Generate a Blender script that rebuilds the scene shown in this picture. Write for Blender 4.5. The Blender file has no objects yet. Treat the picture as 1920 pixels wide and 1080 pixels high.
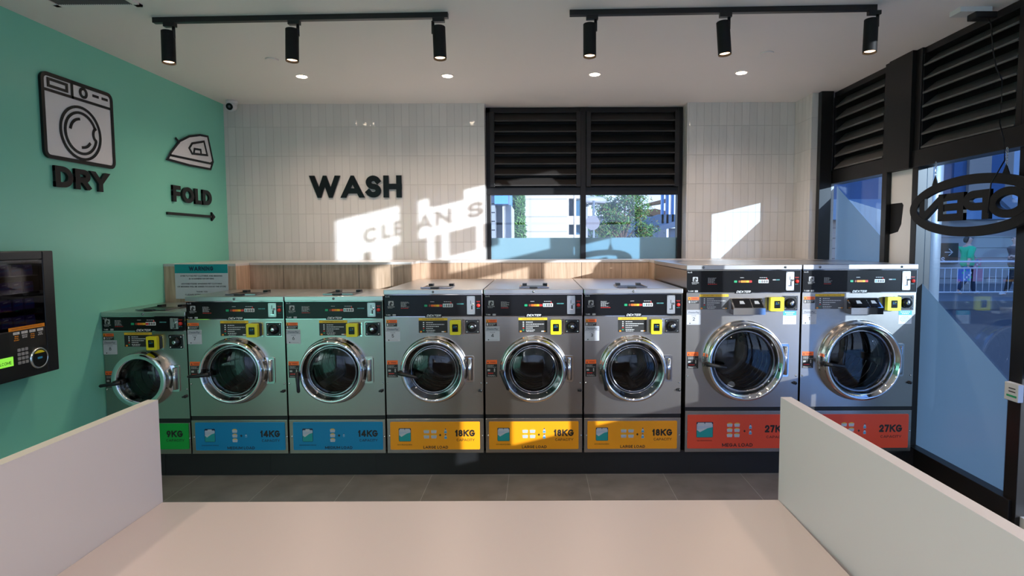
import bpy, math, random
from mathutils import Matrix, Vector
random.seed(7)
S = bpy.context.scene
C = S.collection
R = math.radians
# ------------------------------------------------------------------ camera
F, PX0, PY0, H = 1100.0, 1006.0, 527.0, 1.80
PITCH, ROLL = math.atan(72/1100), R(-0.22)
CM = Matrix.Rotation(R(90)-PITCH, 3, 'X') @ Matrix.Rotation(ROLL, 3, 'Z')
cd = bpy.data.cameras.new('camera'); cam = bpy.data.objects.new('camera', cd); C.objects.link(cam)
cd.sensor_width = 36; cd.lens = F/1920*36; cd.shift_x = (960-PX0)/1920; cd.shift_y = (PY0-540)/1920
cd.clip_start = .02; cd.clip_end = 400
cam.matrix_world = Matrix.Translation((0, 0, H)) @ CM.to_4x4()
S.camera = cam
def at(x, y, Y=None, X=None, Z=None):
    r = CM @ Vector(((x-PX0)/F, (PY0-y)/F, -1))
    t = Y/r.y if Y is not None else X/r.x if X is not None else (Z-H)/r.z
    return Vector((r.x*t, r.y*t, r.z*t+H))
# ------------------------------------------------------------------ colour management, sky, sun
S.view_settings.view_transform = 'Standard'; S.view_settings.look = 'None'
S.view_settings.gamma = 1; S.view_settings.use_curve_mapping = False
S.view_settings.exposure = 0.58
w = bpy.data.worlds.new('sky'); S.world = w; w.use_nodes = True
nt = w.node_tree; bg = nt.nodes['Background']
tc = nt.nodes.new('ShaderNodeTexCoord'); sx = nt.nodes.new('ShaderNodeSeparateXYZ'); cr = nt.nodes.new('ShaderNodeValToRGB')
nt.links.new(tc.outputs['Generated'], sx.inputs[0]); nt.links.new(sx.outputs['Z'], cr.inputs[0]); nt.links.new(cr.outputs[0], bg.inputs[0])
e = cr.color_ramp.elements
e[0].position = 0.0; e[0].color = (.66, .73, .90, 1); e[1].position = .6; e[1].color = (.16, .30, .66, 1)
bg.inputs[1].default_value = 1.55
SUN = Vector((-1, 1.1, -.235)).normalized()
sl = bpy.data.lights.new('sun', 'SUN'); sl.energy = 6.0; sl.angle = R(.40); sl.color = (1, .94, .88)
so = bpy.data.objects.new('sun', sl); C.objects.link(so); so.rotation_euler = SUN.to_track_quat('-Z', 'Y').to_euler(); so.location = (12, -12, 6)
CEIL = 3.27; XL, XR, YB, YF = -3.30, 2.98, 6.30, -3.2
def portal(name, loc, rot, sxx, syy):
    l = bpy.data.lights.new(name, 'AREA'); l.shape = 'RECTANGLE'; l.size = sxx; l.size_y = syy; l.cycles.is_portal = True
    o = bpy.data.objects.new(name, l); C.objects.link(o); o.location = loc; o.rotation_euler = rot
portal('portal_side', (3.2, 2.9, 1.7), (0, R(90), 0), 3.1, 6.2)
portal('portal_back', (.53, 6.62, 2.0), (R(-90), 0, 0), 2.2, .9)
portal('portal_front', (-.15, -3.36, 1.6), (R(90), 0, 0), 5.9, 3.1)
def area(name, loc, size, power, col=(1, .86, .74), spread=160, rot=(0, 0, 0)):
    l = bpy.data.lights.new(name, 'AREA'); l.shape = 'DISK'; l.size = size; l.energy = power; l.color = col; l.spread = R(spread)
    o = bpy.data.objects.new(name, l); C.objects.link(o); o.location = loc; o.rotation_euler = rot; return o
# ------------------------------------------------------------------ materials
MC = {}
def mat(name, col, rough=.5, metal=0, emit=0, spec=.5, bump=None, coat=0):
    if name in MC: return MC[name]
    m = bpy.data.materials.new(name); m.use_nodes = True; MC[name] = m
    b = m.node_tree.nodes['Principled BSDF']; n = m.node_tree.nodes; L = m.node_tree.links
    b.inputs['Base Color'].default_value = (*col, 1); b.inputs['Roughness'].default_value = rough
    b.inputs['Metallic'].default_value = metal; b.inputs['Specular IOR Level'].default_value = spec
    b.inputs['Coat Weight'].default_value = coat
    if emit:
        b.inputs['Emission Color'].default_value = (*col, 1); b.inputs['Emission Strength'].default_value = emit
    if bump:
        scale, st, stretch = bump
        t = n.new('ShaderNodeTexCoord'); mp = n.new('ShaderNodeMapping'); mp.inputs['Scale'].default_value = stretch
        no = n.new('ShaderNodeTexNoise'); no.inputs['Scale'].default_value = scale; no.inputs['Detail'].default_value = 3
        bu = n.new('ShaderNodeBump'); bu.inputs['Strength'].default_value = st; bu.inputs['Distance'].default_value = .01
        L.new(t.outputs['Object'], mp.inputs[0]); L.new(mp.outputs[0], no.inputs[0]); L.new(no.outputs[0], bu.inputs['Height']); L.new(bu.outputs[0], b.inputs['Normal'])
    return m
def s2l(r, g, b): return tuple(((c/255+.055)/1.055)**2.4 if c > 10 else c/255/12.92 for c in (r, g, b))
black = mat('black_plastic', (.008, .008, .009), .35)
blackgloss = mat('black_gloss', (.006, .006, .007), .22, spec=.3)
blackmat = mat('black_matt', (.006, .006, .006), .6, spec=.3)
steel = mat('brushed_steel', (.42, .385, .35), .27, 1, bump=(6, .05, (1, 1, .6)))
steeltop = mat('lid_steel', (.60, .58, .56), .30, 1)
chrome = mat('chrome', (.80, .80, .80), .06, 1)
darkchrome = mat('dark_chrome', (.30, .30, .32), .12, 1)
drumm = mat('drum_metal', (.30, .29, .28), .3, 1)
rubber = mat('rubber', (.02, .02, .02), .5)
white = mat('white_print', (.75, .75, .75), .5)
dwhite = mat('dim_print', (.38, .38, .38), .5)
palegrey = mat('pale_grey_print', (.52, .53, .57), .5)
ink = mat('ink', (.012, .011, .010), .5)
navy = mat('navy_ink', (.005, .02, .06), .5)
red = mat('red', (.65, .03, .02), .35)
dred = mat('dark_red', (.20, .02, .015), .5)
orange = mat('orange_sticker', (.85, .14, .02), .45)
amber = mat('amber', (.80, .28, .01), .45)
yellow = mat('yellow', (.78, .68, .01), .4)
yprint = mat('yellow_print', (.80, .50, .02), .5)
green = mat('green_light', (.01, .35, .14), .4)
teal = mat('teal_print', (.01, .30, .29), .5)
tealdim = mat('teal_dim', (.05, .22, .22), .5)
brown = mat('brown_button', (.22, .04, .02), .5)
bluep = mat('blue_print', (.03, .30, .55), .5)
greyp = mat('sheet_grey', (.42, .48, .58), .5)
ltyel = mat('basket_yellow', (.75, .45, .05), .5)
wallblack = mat('sign_black', (.005, .005, .006), .25, spec=.35)
lab = {'9': mat('label_green', s2l(12, 160, 60), .35), '14': mat('label_blue', s2l(0, 130, 180), .35),
       '18': mat('label_orange', s2l(246, 158, 20), .35), '27': mat('label_red', s2l(228, 76, 48), .35)}
def glass(name, tint, gl=.06, rough=0.0):
    m = bpy.data.materials.new(name); m.use_nodes = True; n = m.node_tree.nodes; L = m.node_tree.links
    for x in list(n):
        if x.type != 'OUTPUT_MATERIAL': n.remove(x)
    o = n['Material Output']; t = n.new('ShaderNodeBsdfTransparent'); g = n.new('ShaderNodeBsdfGlossy'); mx = n.new('ShaderNodeMixShader')
    lf = n.new('ShaderNodeLayerWeight'); lf.inputs[0].default_value = .5
    lw = n.new('ShaderNodeMath'); lw.operation = 'POWER'; lw.inputs[1].default_value = 5; L.new(lf.outputs['Facing'], lw.inputs[0])
    ad = n.new('ShaderNodeMath'); ad.operation = 'ADD'; ad.inputs[1].default_value = gl; ad.use_clamp = True
    t.inputs[0].default_value = (*tint, 1); g.inputs['Roughness'].default_value = rough
    L.new(lw.outputs[0], ad.inputs[0]); L.new(ad.outputs[0], mx.inputs[0]); L.new(t.outputs[0], mx.inputs[1]); L.new(g.outputs[0], mx.inputs[2]); L.new(mx.outputs[0], o.inputs[0])
    return m
winglass = glass('window_glass', (.86, .93, 1.0))
sideglass = glass('side_window_glass', (.72, .86, 1.0))
doorglass = glass('door_glass', (.55, .56, .57), .05)
def filmmat(name, col, trans, opac):
    m = bpy.data.materials.new(name); m.use_nodes = True; n = m.node_tree.nodes; L = m.node_tree.links
    for x in list(n):
        if x.type != 'OUTPUT_MATERIAL': n.remove(x)
    o = n['Material Output']; d = n.new('ShaderNodeBsdfPrincipled'); d.inputs['Base Color'].default_value = (*col, 1); d.inputs['Roughness'].default_value = .25
    tr = n.new('ShaderNodeBsdfTranslucent'); tr.inputs[0].default_value = (*col, 1); m1 = n.new('ShaderNodeMixShader'); m1.inputs[0].default_value = trans
    tp = n.new('ShaderNodeBsdfTransparent'); m2 = n.new('ShaderNodeMixShader'); m2.inputs[0].default_value = opac
    L.new(d.outputs[0], m1.inputs[1]); L.new(tr.outputs[0], m1.inputs[2]); L.new(tp.outputs[0], m2.inputs[1]); L.new(m1.outputs[0], m2.inputs[2]); L.new(m2.outputs[0], o.inputs[0])
    return m
frost = filmmat('frosted_film', (.30, .50, .60), .3, .93)
sidefilm = filmmat('side_film', (.17, .25, .33), .35, .93)
bayfilm = filmmat('bay_film', (.50, .70, .98), .75, 1.0)
def wood_mat():
    m = mat('oak_laminate', (.5, .33, .2), .38); n = m.node_tree.nodes; L = m.node_tree.links; b = n['Principled BSDF']
    t = n.new('ShaderNodeTexCoord'); mp = n.new('ShaderNodeMapping'); mp.inputs['Scale'].default_value = (1, 1, .07)
    no = n.new('ShaderNodeTexNoise'); no.inputs['Scale'].default_value = 45; no.inputs['Detail'].default_value = 5
    c = n.new('ShaderNodeValToRGB'); c.color_ramp.elements[0].position = .3; c.color_ramp.elements[0].color = (.42, .28, .18, 1)
    c.color_ramp.elements[1].position = .7; c.color_ramp.elements[1].color = (.66, .47, .33, 1)
    L.new(t.outputs['Object'], mp.inputs[0]); L.new(mp.outputs[0], no.inputs[0]); L.new(no.outputs[0], c.inputs[0]); L.new(c.outputs[0], b.inputs['Base Color'])
    return m
oak = wood_mat()
def tile_mat(name, col, mortar, bw, bh, ms, rough, wav, off=0.0, vert=True, var=.04, loc=(0, 0, 0)):
    m = mat(name, col, rough); n = m.node_tree.nodes; L = m.node_tree.links; b = n['Principled BSDF']
    g = n.new('ShaderNodeNewGeometry'); se = n.new('ShaderNodeSeparateXYZ'); co = n.new('ShaderNodeCombineXYZ')
    L.new(g.outputs['Position'], se.inputs[0])
    if vert:
        a = n.new('ShaderNodeMath'); a.operation = 'ADD'; L.new(se.outputs['X'], a.inputs[0]); L.new(se.outputs['Y'], a.inputs[1])
        L.new(a.outputs[0], co.inputs[0]); L.new(se.outputs['Z'], co.inputs[1])
    else:
        L.new(se.outputs['X'], co.inputs[0]); L.new(se.outputs['Y'], co.inputs[1])
    mp = n.new('ShaderNodeMapping'); mp.inputs['Location'].default_value = loc; L.new(co.outputs[0], mp.inputs[0])
    br = n.new('ShaderNodeTexBrick'); br.offset = off; br.inputs['Scale'].default_value = 1; br.inputs['Brick Width'].default_value = bw; br.inputs['Row Height'].default_value = bh
    br.inputs['Mortar Size'].default_value = ms; br.inputs['Mortar Smooth'].default_value = .3
    br.inputs['Color1'].default_value = (*[c*(1-var) for c in col], 1); br.inputs['Color2'].default_value = (*[min(1, c*(1+var)) for c in col], 1); br.inputs['Mortar'].default_value = (*mortar, 1)
    L.new(mp.outputs[0], br.inputs[0])
    no = n.new('ShaderNodeTexNoise'); no.inputs['Scale'].default_value = wav[0]; no.inputs['Detail'].default_value = 2
    mp2 = n.new('ShaderNodeMapping'); mp2.inputs['Scale'].default_value = (1, wav[2], 1); L.new(co.outputs[0], mp2.inputs[0]); L.new(mp2.outputs[0], no.inputs[0])
    mu = n.new('ShaderNodeMath'); mu.operation = 'MULTIPLY_ADD'; mu.inputs[1].default_value = -wav[3]; L.new(br.outputs['Fac'], mu.inputs[0]); L.new(no.outputs[0], mu.inputs[2])
    bu = n.new('ShaderNodeBump'); bu.inputs['Strength'].default_value = wav[1]; bu.inputs['Distance'].default_value = .01
    L.new(mu.outputs[0], bu.inputs['Height']); L.new(bu.outputs[0], b.inputs['Normal'])
    if not vert:
        n2 = n.new('ShaderNodeTexNoise'); n2.inputs['Scale'].default_value = 5; n2.inputs['Detail'].default_value = 8; L.new(co.outputs[0], n2.inputs[0])
        mr = n.new('ShaderNodeMixRGB'); mr.blend_type = 'OVERLAY'; mr.inputs[0].default_value = .5; L.new(br.outputs['Color'], mr.inputs[1]); L.new(n2.outputs[0], mr.inputs[2]); L.new(mr.outputs[0], b.inputs['Base Color'])
    else: L.new(br.outputs['Color'], b.inputs['Base Color'])
    return m
tile = tile_mat('white_wall_tile', (.72, .69, .66), (.60, .575, .55), .08, .305, .0022, .07, (9, .8, .35, .35), loc=(0, .02, 0))
floorm = tile_mat('floor_tile', (.19, .175, .16), (.34, .32, .30), .6, .6, .003, .38, (30, .05, 1, .3), vert=False, var=.06, loc=(.22, .35, 0))
ceilm = mat('ceiling_paint', (.88, .83, .80), .7)
tealwall = mat('teal_paint', (.215, .66, .50), .28, spec=.5, bump=(3, .10, (1, 1, 1)))
whitewall = mat('white_paint', (.66, .65, .63), .6)
lam = mat('white_laminate', (.61, .53, .50), .34)
lamcool = mat('white_divider', (.70, .685, .70), .42)
lamedge = mat('divider_edge', (.60, .56, .50), .5)
ledgetop = mat('ledge_top', (.62, .58, .54), .25)
alu = mat('black_aluminium', (.011, .010, .010), .34, spec=.35)
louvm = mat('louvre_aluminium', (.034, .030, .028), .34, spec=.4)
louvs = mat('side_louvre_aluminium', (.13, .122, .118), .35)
plinthm = mat('black_plinth', (.012, .012, .013), .4)
lampglow = mat('lamp_glow', (1, .80, .60), emit=18)
warmglow = mat('track_lamp_glow', (1, .62, .35), emit=5)
# ------------------------------------------------------------------ mesh builder
class MB:
    def __init__(s): s.v = []; s.f = []; s.m = []; s.mi = []; s.sm = []
    def mid(s, m):
        if m not in s.m: s.m.append(m)
        return s.m.index(m)
    def face(s, pts, m, smooth=False):
        b = len(s.v); s.v += [tuple(p) for p in pts]; s.f.append(tuple(range(b, b+len(pts)))); s.mi.append(s.mid(m)); s.sm.append(smooth)
    def box(s, x0, x1, y0, y1, z0, z1, m):
        b = len(s.v); s.v += [(x, y, z) for x in (x0, x1) for y in (y0, y1) for z in (z0, z1)]
        for f in ((0, 1, 3, 2), (4, 6, 7, 5), (0, 4, 5, 1), (2, 3, 7, 6), (0, 2, 6, 4), (1, 5, 7, 3)):
            s.f.append(tuple(b+i for i in f)); s.mi.append(s.mid(m)); s.sm.append(False)
        return s
    def rect(s, x0, x1, z0, z1, y, m): s.face([(x0, y, z0), (x1, y, z0), (x1, y, z1), (x0, y, z1)], m); return s
    def prism(s, poly, y0, y1, m):      # polygon in xz, front at y0
        a = 0
        for i in range(len(poly)):
            x, z = poly[i]; x2, z2 = poly[(i+1) % len(poly)]; a += x*z2-x2*z
        if a < 0: poly = poly[::-1]
        n = len(poly); b = len(s.v); s.v += [(x, y0, z) for x, z in poly]+[(x, y1, z) for x, z in poly]; k = s.mid(m)
        s.f.append(tuple(b+i for i in range(n))); s.mi.append(k); s.sm.append(False)
        s.f.append(tuple(b+n+i for i in reversed(range(n)))); s.mi.append(k); s.sm.append(False)
        for i in range(n):
            j = (i+1) % n; s.f.append((b+i, b+n+i, b+n+j, b+j)); s.mi.append(k); s.sm.append(False)
        return s
    def rplate(s, x0, x1, z0, z1, y0, y1, r, m): return s.prism(rrect(x0, x1, z0, z1, r), y0, y1, m)
    def lathe(s, cx, cz, prof, m, seg=64, cy=0, close=False):
        k = s.mid(m); b = len(s.v); n = len(prof)
        for i in range(seg):
            a = 2*math.pi*i/seg
            for r, y in prof: s.v.append((cx+r*math.cos(a), cy+y, cz+r*math.sin(a)))
        for i in range(seg):
            j = (i+1) % seg
            for q in range(n-1):
                s.f.append((b+i*n+q, b+j*n+q, b+j*n+q+1, b+i*n+q+1)); s.mi.append(k); s.sm.append(True)
        if close:
            s.f.append(tuple(b+i*n+n-1 for i in range(seg))); s.mi.append(k); s.sm.append(False)
        return s
    def tube(s, pts, r, m, seg=10, caps=True):
        pts = [Vector(p) for p in pts]; rr = r if isinstance(r, (list, tuple)) else [r]*len(pts); k = s.mid(m); b = len(s.v)
        up = Vector((0, 0, 1)); d0 = (pts[1]-pts[0]).normalized()
        if abs(d0.dot(up)) > .9: up = Vector((0, 1, 0))
        for i, p in enumerate(pts):
            d = (pts[min(i+1, len(pts)-1)]-pts[max(i-1, 0)]).normalized(); u = d.cross(up).normalized(); v = u.cross(d).normalized()
            for q in range(seg):
                a = 2*math.pi*q/seg; s.v.append(tuple(p+(u*math.cos(a)+v*math.sin(a))*rr[i]))
        for i in range(len(pts)-1):
            for q in range(seg):
                t = (q+1) % seg; s.f.append((b+i*seg+q, b+i*seg+t, b+(i+1)*seg+t, b+(i+1)*seg+q)); s.mi.append(k); s.sm.append(True)
        if caps:
            s.f.append(tuple(b+q for q in reversed(range(seg)))); s.mi.append(k); s.sm.append(False)
            s.f.append(tuple(b+(len(pts)-1)*seg+q for q in range(seg))); s.mi.append(k); s.sm.append(False)
        return s
    def build(s, name, parent=None, bevel=0, loc=None, rotz=None):
        me = bpy.data.meshes.new(name); me.from_pydata(s.v, [], s.f)
        for m in s.m: me.materials.append(m)
        me.polygons.foreach_set('material_index', s.mi); me.polygons.foreach_set('use_smooth', s.sm); me.update()
        o = bpy.data.objects.new(name, me); C.objects.link(o)
        if parent: o.parent = parent
        if loc: o.location = loc
        if rotz: o.rotation_euler[2] = rotz
        if bevel:
            b = o.modifiers.new('bevel', 'BEVEL'); b.width = bevel; b.segments = 2; b.limit_method = 'ANGLE'
        return o
def rrect(x0, x1, z0, z1, r, n=5):
    p = []
    for cx, cz, a0 in ((x1-r, z1-r, 0), (x0+r, z1-r, 90), (x0+r, z0+r, 180), (x1-r, z0+r, 270)):
        for i in range(n+1):
            a = R(a0+90*i/n); p.append((cx+r*math.cos(a), cz+r*math.sin(a)))
    return p
def thing(name, label, cat, loc=(0, 0, 0), rotz=0, group=None):
    o = bpy.data.objects.new(name, None); C.objects.link(o); o.location = loc; o.rotation_euler[2] = rotz; o.empty_display_size = .1
    o['label'] = label; o['category'] = cat
    if group: o['group'] = group
    return o
def tag(o, label, cat, group=None, kind=None):
    o['label'] = label; o['category'] = cat
    if group: o['group'] = group
    if kind: o['kind'] = kind
    return o
def struct(o): o['kind'] = 'structure'; return o
# ------------------------------------------------------------------ lettering
def arc(cx, cy, rx, ry, a0, a1, n=14): return [(cx+rx*math.cos(R(a0+(a1-a0)*i/n)), cy+ry*math.sin(R(a0+(a1-a0)*i/n))) for i in range(n+1)]
G = {
 'W': (1.35, [[(0, 1), (.26, 0), (.5, 1), (.74, 0), (1, 1)]]),
 'A': (1.0, [[(0, 0), (.5, 1), (1, 0)], [(.22, .24), (.78, .24)]]),
 'S': (.72, [arc(.5, .75, .46, .25, 25, 270)+arc(.5, .25, .5, .25, 90, -155)[1:]]),
 'H': (.85, [[(0, 0), (0, 1)], [(1, 0), (1, 1)], [(0, .5), (1, .5)]]),
 'D': (.85, [[(0, 0), (0, 1)], [(0, 1)]+arc(.4, .5, .6, .5, 90, -90)+[(0, 0)]]),
 'R': (.78, [[(0, 0), (0, 1)], [(0, 1)]+arc(.6, .73, .4, .27, 90, -90)+[(0, .46)], [(.5, .46), (1, 0)]]),
 'Y': (.9, [[(0, 1), (.5, .42), (1, 1)], [(.5, .5), (.5, 0)]]),
 'F': (.62, [[(0, 0), (0, 1)], [(0, 1), (1, 1)], [(0, .5), (.85, .5)]]),
 'E': (.65, [[(0, 0), (0, 1)], [(0, 1), (1, 1)], [(0, .5), (.9, .5)], [(0, 0), (1, 0)]]),
 'O': (1.0, [arc(.5, .5, .5, .5, 0, 360, 28)]),
 'Q': (1.0, [arc(.5, .5, .5, .5, 0, 360, 28), [(.6, .3), (.95, 0)]]),
 'L': (.58, [[(0, 0), (0, 1)], [(0, 0), (1, 0)]]),
 'K': (.82, [[(0, 0), (0, 1)], [(0, .42), (1, 1)], [(.35, .6), (1, 0)]]),
 'G': (.92, [arc(.5, .5, .5, .5, 48, 350, 22)+[(1, .46), (.55, .46)]]),
 'C': (.88, [arc(.5, .5, .5, .5, 48, 312, 22)]),
 'P': (.75, [[(0, 0), (0, 1)], [(0, 1)]+arc(.6, .71, .4, .29, 90, -90)+[(0, .42)]]),
 'B': (.75, [[(0, 0), (0, 1)], [(0, 1)]+arc(.55, .76, .38, .24, 90, -90)+[(0, .52)], [(0, .52)]+arc(.6, .26, .4, .26, 90, -90)+[(0, 0)]]),
 'I': (.2, [[(.5, 0), (.5, 1)]]),
 'T': (.75, [[(.5, 0), (.5, 1)], [(0, 1), (1, 1)]]),
 'M': (1.05, [[(0, 0), (0, 1)], [(0, 1), (.5, .2), (1, 1)], [(1, 0), (1, 1)]]),
 'N': (.85, [[(0, 0), (0, 1)], [(0, 1), (1, 0)], [(1, 0), (1, 1)]]),
 'U': (.82, [[(0, 1)]+arc(.5, .4, .5, .4, 180, 360)+[(1, 1)]]),
 'V': (.95, [[(0, 1), (.5, 0)], [(.5, 0), (1, 1)]]),
 'X': (.9, [[(0, 1), (1, 0)], [(0, 0), (1, 1)]]),
 '1': (.42, [[(.7, 0), (.7, 1)], [(.7, 1), (.0, .78)]]),
 '2': (.68, [arc(.5, .7, .5, .3, 165, -25)+[(0, 0)], [(0, 0), (1, 0)]]),
 '3': (.66, [arc(.5, .75, .46, .25, 155, -90)+arc(.5, .25, .5, .25, 90, -155)[1:]]),
 '4': (.80, [[(.74, 0), (.74, 1)], [(.66, 1), (.0, .27)], [(.0, .24), (1, .24)]]),
 '5': (.66, [[(.9, 1), (.15, 1)], [(.15, 1), (.1, .52)]+arc(.48, .32, .5, .32, 120, -155)]),
 '6': (.68, [arc(.5, .32, .5, .32, 0, 360, 22), [(.06, .42), (.6, 1)]]),
 '7': (.66, [[(0, 1), (1, 1)], [(1, 1), (.35, 0)]]),
 '8': (.68, [arc(.5, .76, .42, .24, 0, 360, 20), arc(.5, .27, .5, .27, 0, 360, 20)]),
 '9': (.68, [arc(.5, .68, .5, .32, 0, 360, 22), [(.94, .58), (.4, 0)]]),
 '0': (.75, [arc(.5, .5, .5, .5, 0, 360, 24)]),
 '+': (.6, [[(.5, .25), (.5, .75)], [(.05, .5), (.95, .5)]]), '/': (.5, [[(0, 0), (1, 1)]]), '.': (.15, [[(.5, 0), (.5, .05)]]), '-': (.4, [[(0, .5), (1, .5)]]),
}
def clip(q, lo, hi):
    for lim, sg in ((lo, 1), (hi, -1)):
        out = []
        for i in range(len(q)):
            a, b = q[i-1], q[i]; ia = (a[1]-lim)*sg >= -1e-9; ib = (b[1]-lim)*sg >= -1e-9
            if ia != ib:
                k = (lim-a[1])/(b[1]-a[1]); out.append((a[0]+(b[0]-a[0])*k, lim))
            if ib: out.append((b[0], b[1]))
        q = out
    return q
def thick(pl, t, clamp=None, ext=True):
    P = [Vector(p) for p in pl]; closed = (P[0]-P[-1]).length < 1e-5 and len(P) > 3
    if closed: P = P[:-1]
    elif ext: P[0] = P[0]+(P[0]-P[1]).normalized()*t*.5; P[-1] = P[-1]+(P[-1]-P[-2]).normalized()*t*.5
    n = len(P); Lf = []; Rt = []
    for i in range(n):
        if closed: a, b, c = P[i-1], P[i], P[(i+1) % n]
        else: a, b, c = P[max(i-1, 0)], P[i], P[min(i+1, n-1)]
        d1 = (b-a).normalized() if (b-a).length > 1e-9 else (c-b).normalized(); d2 = (c-b).normalized() if (c-b).length > 1e-9 else d1
        tt = (d1+d2); tt = tt.normalized() if tt.length > 1e-6 else d1
        nn = Vector((-tt.y, tt.x)); k = min(4.5, 1/max(.2, nn.dot(Vector((-d1.y, d1.x)))))
        Lf.append(b+nn*t*.5*k); Rt.append(b-nn*t*.5*k)
    out = []
    for i in range(n if closed else n-1):
        j = (i+1) % n; q = [Lf[i], Rt[i], Rt[j], Lf[j]]
        q = [(p[0], p[1]) for p in q]
        if clamp: q = clip(q, *clamp)
        if len(q) > 2: out.append(q)
    return out
def letters(txt, h, t=.2, sp=.12, wid=1.0, shear=0):
    """one polygon list per character, and the total width"""
    x = 0; res = []
    for ch in txt:
        if ch == ' ': x += .38; continue
        wd, sts = G[ch]; wd = wd*wid if ch not in 'I' else t; pol = []
        for st in sts:
            pts = [(x+t/2+p[0]*max(wd-t, 0), t/2+p[1]*(1-t)) for p in st]
            if ch in 'WAVXYKMN':
                a, b = Vector(pts[0]), Vector(pts[-1])
                if st[0][1] in (0, 1): a = a+(a-Vector(pts[1])).normalized()*t
                if st[-1][1] in (0, 1): b = b+(b-Vector(pts[-2])).normalized()*t
                pol += thick([tuple(a)]+pts[1:-1]+[tuple(b)], t*.95, (0, 1), ext=False)
            else: pol += thick(pts, t, (0, 1))
        res.append([[((px+shear*pz)*h, pz*h) for px, pz in q] for q in pol]); x += wd+sp
    return res, (x-sp)*h
def put_text(mb, txt, cx, z, h, y, m, t=.2, sp=.12, depth=0, fit=None, align='c', shear=0, wid=1.0):
    L, wd = letters(txt, h, t, sp, wid, shear); k = fit/wd if fit else 1; x0 = cx-wd*k/2 if align == 'c' else cx
    for ch in L:
        for iq, q in enumerate(ch):
            pts = [(x0+px*k, z+pz) for px, pz in q]; mb.face([(px, y-iq*6e-6, pz) for px, pz in pts], m)
FC = {}
def put_font(mb, txt, cx, z, h, y, m, fit=None, align='c', bold=.0, shear=0):
    key = (txt, bold, shear)
    if key not in FC:
        cu = bpy.data.curves.new('t', 'FONT'); cu.body = txt; cu.size = 1; cu.resolution_u = 2; cu.offset = bold; cu.shear = shear
        o = bpy.data.objects.new('t', cu); me = bpy.data.meshes.new_from_object(o)
        FC[key] = ([v.co.copy() for v in me.vertices], [tuple(p.vertices) for p in me.polygons]); bpy.data.objects.remove(o); bpy.data.curves.remove(cu); bpy.data.meshes.remove(me)
    vs, fs = FC[key]
    if not vs: return
    x0 = min(v.x for v in vs); x1 = max(v.x for v in vs); sc = h/.72; kx = fit/((x1-x0)) if fit else sc
    ox = cx-(x1-x0)*kx/2 if align == 'c' else cx
    b = len(mb.v); mb.v += [(ox+(v.x-x0)*kx, y, z+v.y*sc) for v in vs]; k = mb.mid(m)
    for f in fs: mb.f.append(tuple(b+i for i in f)); mb.mi.append(k); mb.sm.append(False)
def lines(mb, x0, x1, z0, z1, n, y, m, seed=1, center=False):
    """small print too fine to read: broken strokes row by row"""
    rd = random.Random(seed); dz = (z1-z0)/n
    for i in range(n):
        zc = z1-dz*(i+.5); wd = (x1-x0)*rd.uniform(.6, 1); a = (x0+x1-wd)/2 if center else x0; e_ = a+wd; x = a
        while x < e_-.001:
            l = min(rd.uniform(.006, .014), e_-x); mb.rect(x, x+l, zc-dz*.24, zc+dz*.24, y, m); x += l+.003
# ------------------------------------------------------------------ room shell
def plane_box(name, *a, m): return struct(MB().box(*a, m).build(name))
plane_box('floor', XL-.1, XR+.12, YF-.1, YB+.5, -.12, 0, m=floorm)
plane_box('ceiling', XL-.1, XR+.12, YF-.1, YB+.5, CEIL, CEIL+.15, m=ceilm)
plane_box('wall_left', XL-.15, XL, YF, YB+.5, 0, CEIL, m=tealwall)
WX0, WX1 = -.545, 1.60       # window recess in back wall
wb = MB(); wb.box(XL, WX0, YB, YB+.3, 0, CEIL, tile); wb.box(WX1, 2.74, YB, YB+.3, 0, CEIL, tile); wb.box(WX0, WX1, YB, YB+.3, 0, 1.60, tile)
wb.box(2.74, XR, 5.92, YB+.3, 0, CEIL, tile); struct(wb.build('wall_back'))
fw = MB(); fw.box(XL, -3.1, YF-.15, YF, 0, CEIL, whitewall); fw.box(2.8, XR, YF-.15, YF, 0, CEIL, whitewall); fw.box(-3.1, 2.8, YF-.15, YF, 3.1, CEIL, whitewall); fw.box(-3.1, 2.8, YF-.15, YF, 0, .06, whitewall)
struct(fw.build('wall_front'))
fg = struct(bpy.data.objects.new('added_front_window', None)); C.objects.link(fg)  # glazing added behind the camera to let in more skylight
q = MB()
for x in (-3.1, -1.65, -.2, 1.3, 2.74): q.box(x, x+.06, YF-.12, YF-.04, .06, 3.1, alu)
q.box(-3.1, 2.8, YF-.12, YF-.04, 2.3, 2.36, alu); q.build('window_frame', fg)
MB().box(-3.1, 2.8, YF-.09, YF-.08, .06, 3.1, winglass).build('pane', fg)
# back window
w1 = bpy.data.objects.new('window_1', None); C.objects.link(w1); struct(w1)
Y6 = 6.50; ztr = 2.355
q = MB(); q.box(WX0, WX0+.045, Y6, Y6+.08, 1.6, CEIL-.01, alu); q.box(WX1-.05, WX1, Y6-.02, Y6+.08, 1.6, CEIL-.01, alu)
q.box(.485, .545, Y6-.03, Y6+.08, 1.6, CEIL-.01, alu); q.box(WX0, WX1, Y6-.01, Y6+.08, ztr-.03, ztr+.05, alu); q.box(WX0, WX1, Y6, Y6+.08, 1.58, 1.615, alu); q.box(WX0, WX1, Y6, Y6+.08, CEIL-.06, CEIL, alu)
q.build('window_frame', w1, .003)
for a, b in ((WX0+.045, .485), (.545, WX1-.05)):
    MB().box(a, b, Y6+.04, Y6+.046, 1.6, ztr, winglass).build('pane', w1)
    MB().box(a, b, Y6+.034, Y6+.037, 1.6, 1.853, frost).build('frosted_band', w1)
struct(MB().box(WX0, WX1, YB, Y6, 1.585, 1.605, ledgetop).build('trim_1'))
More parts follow.
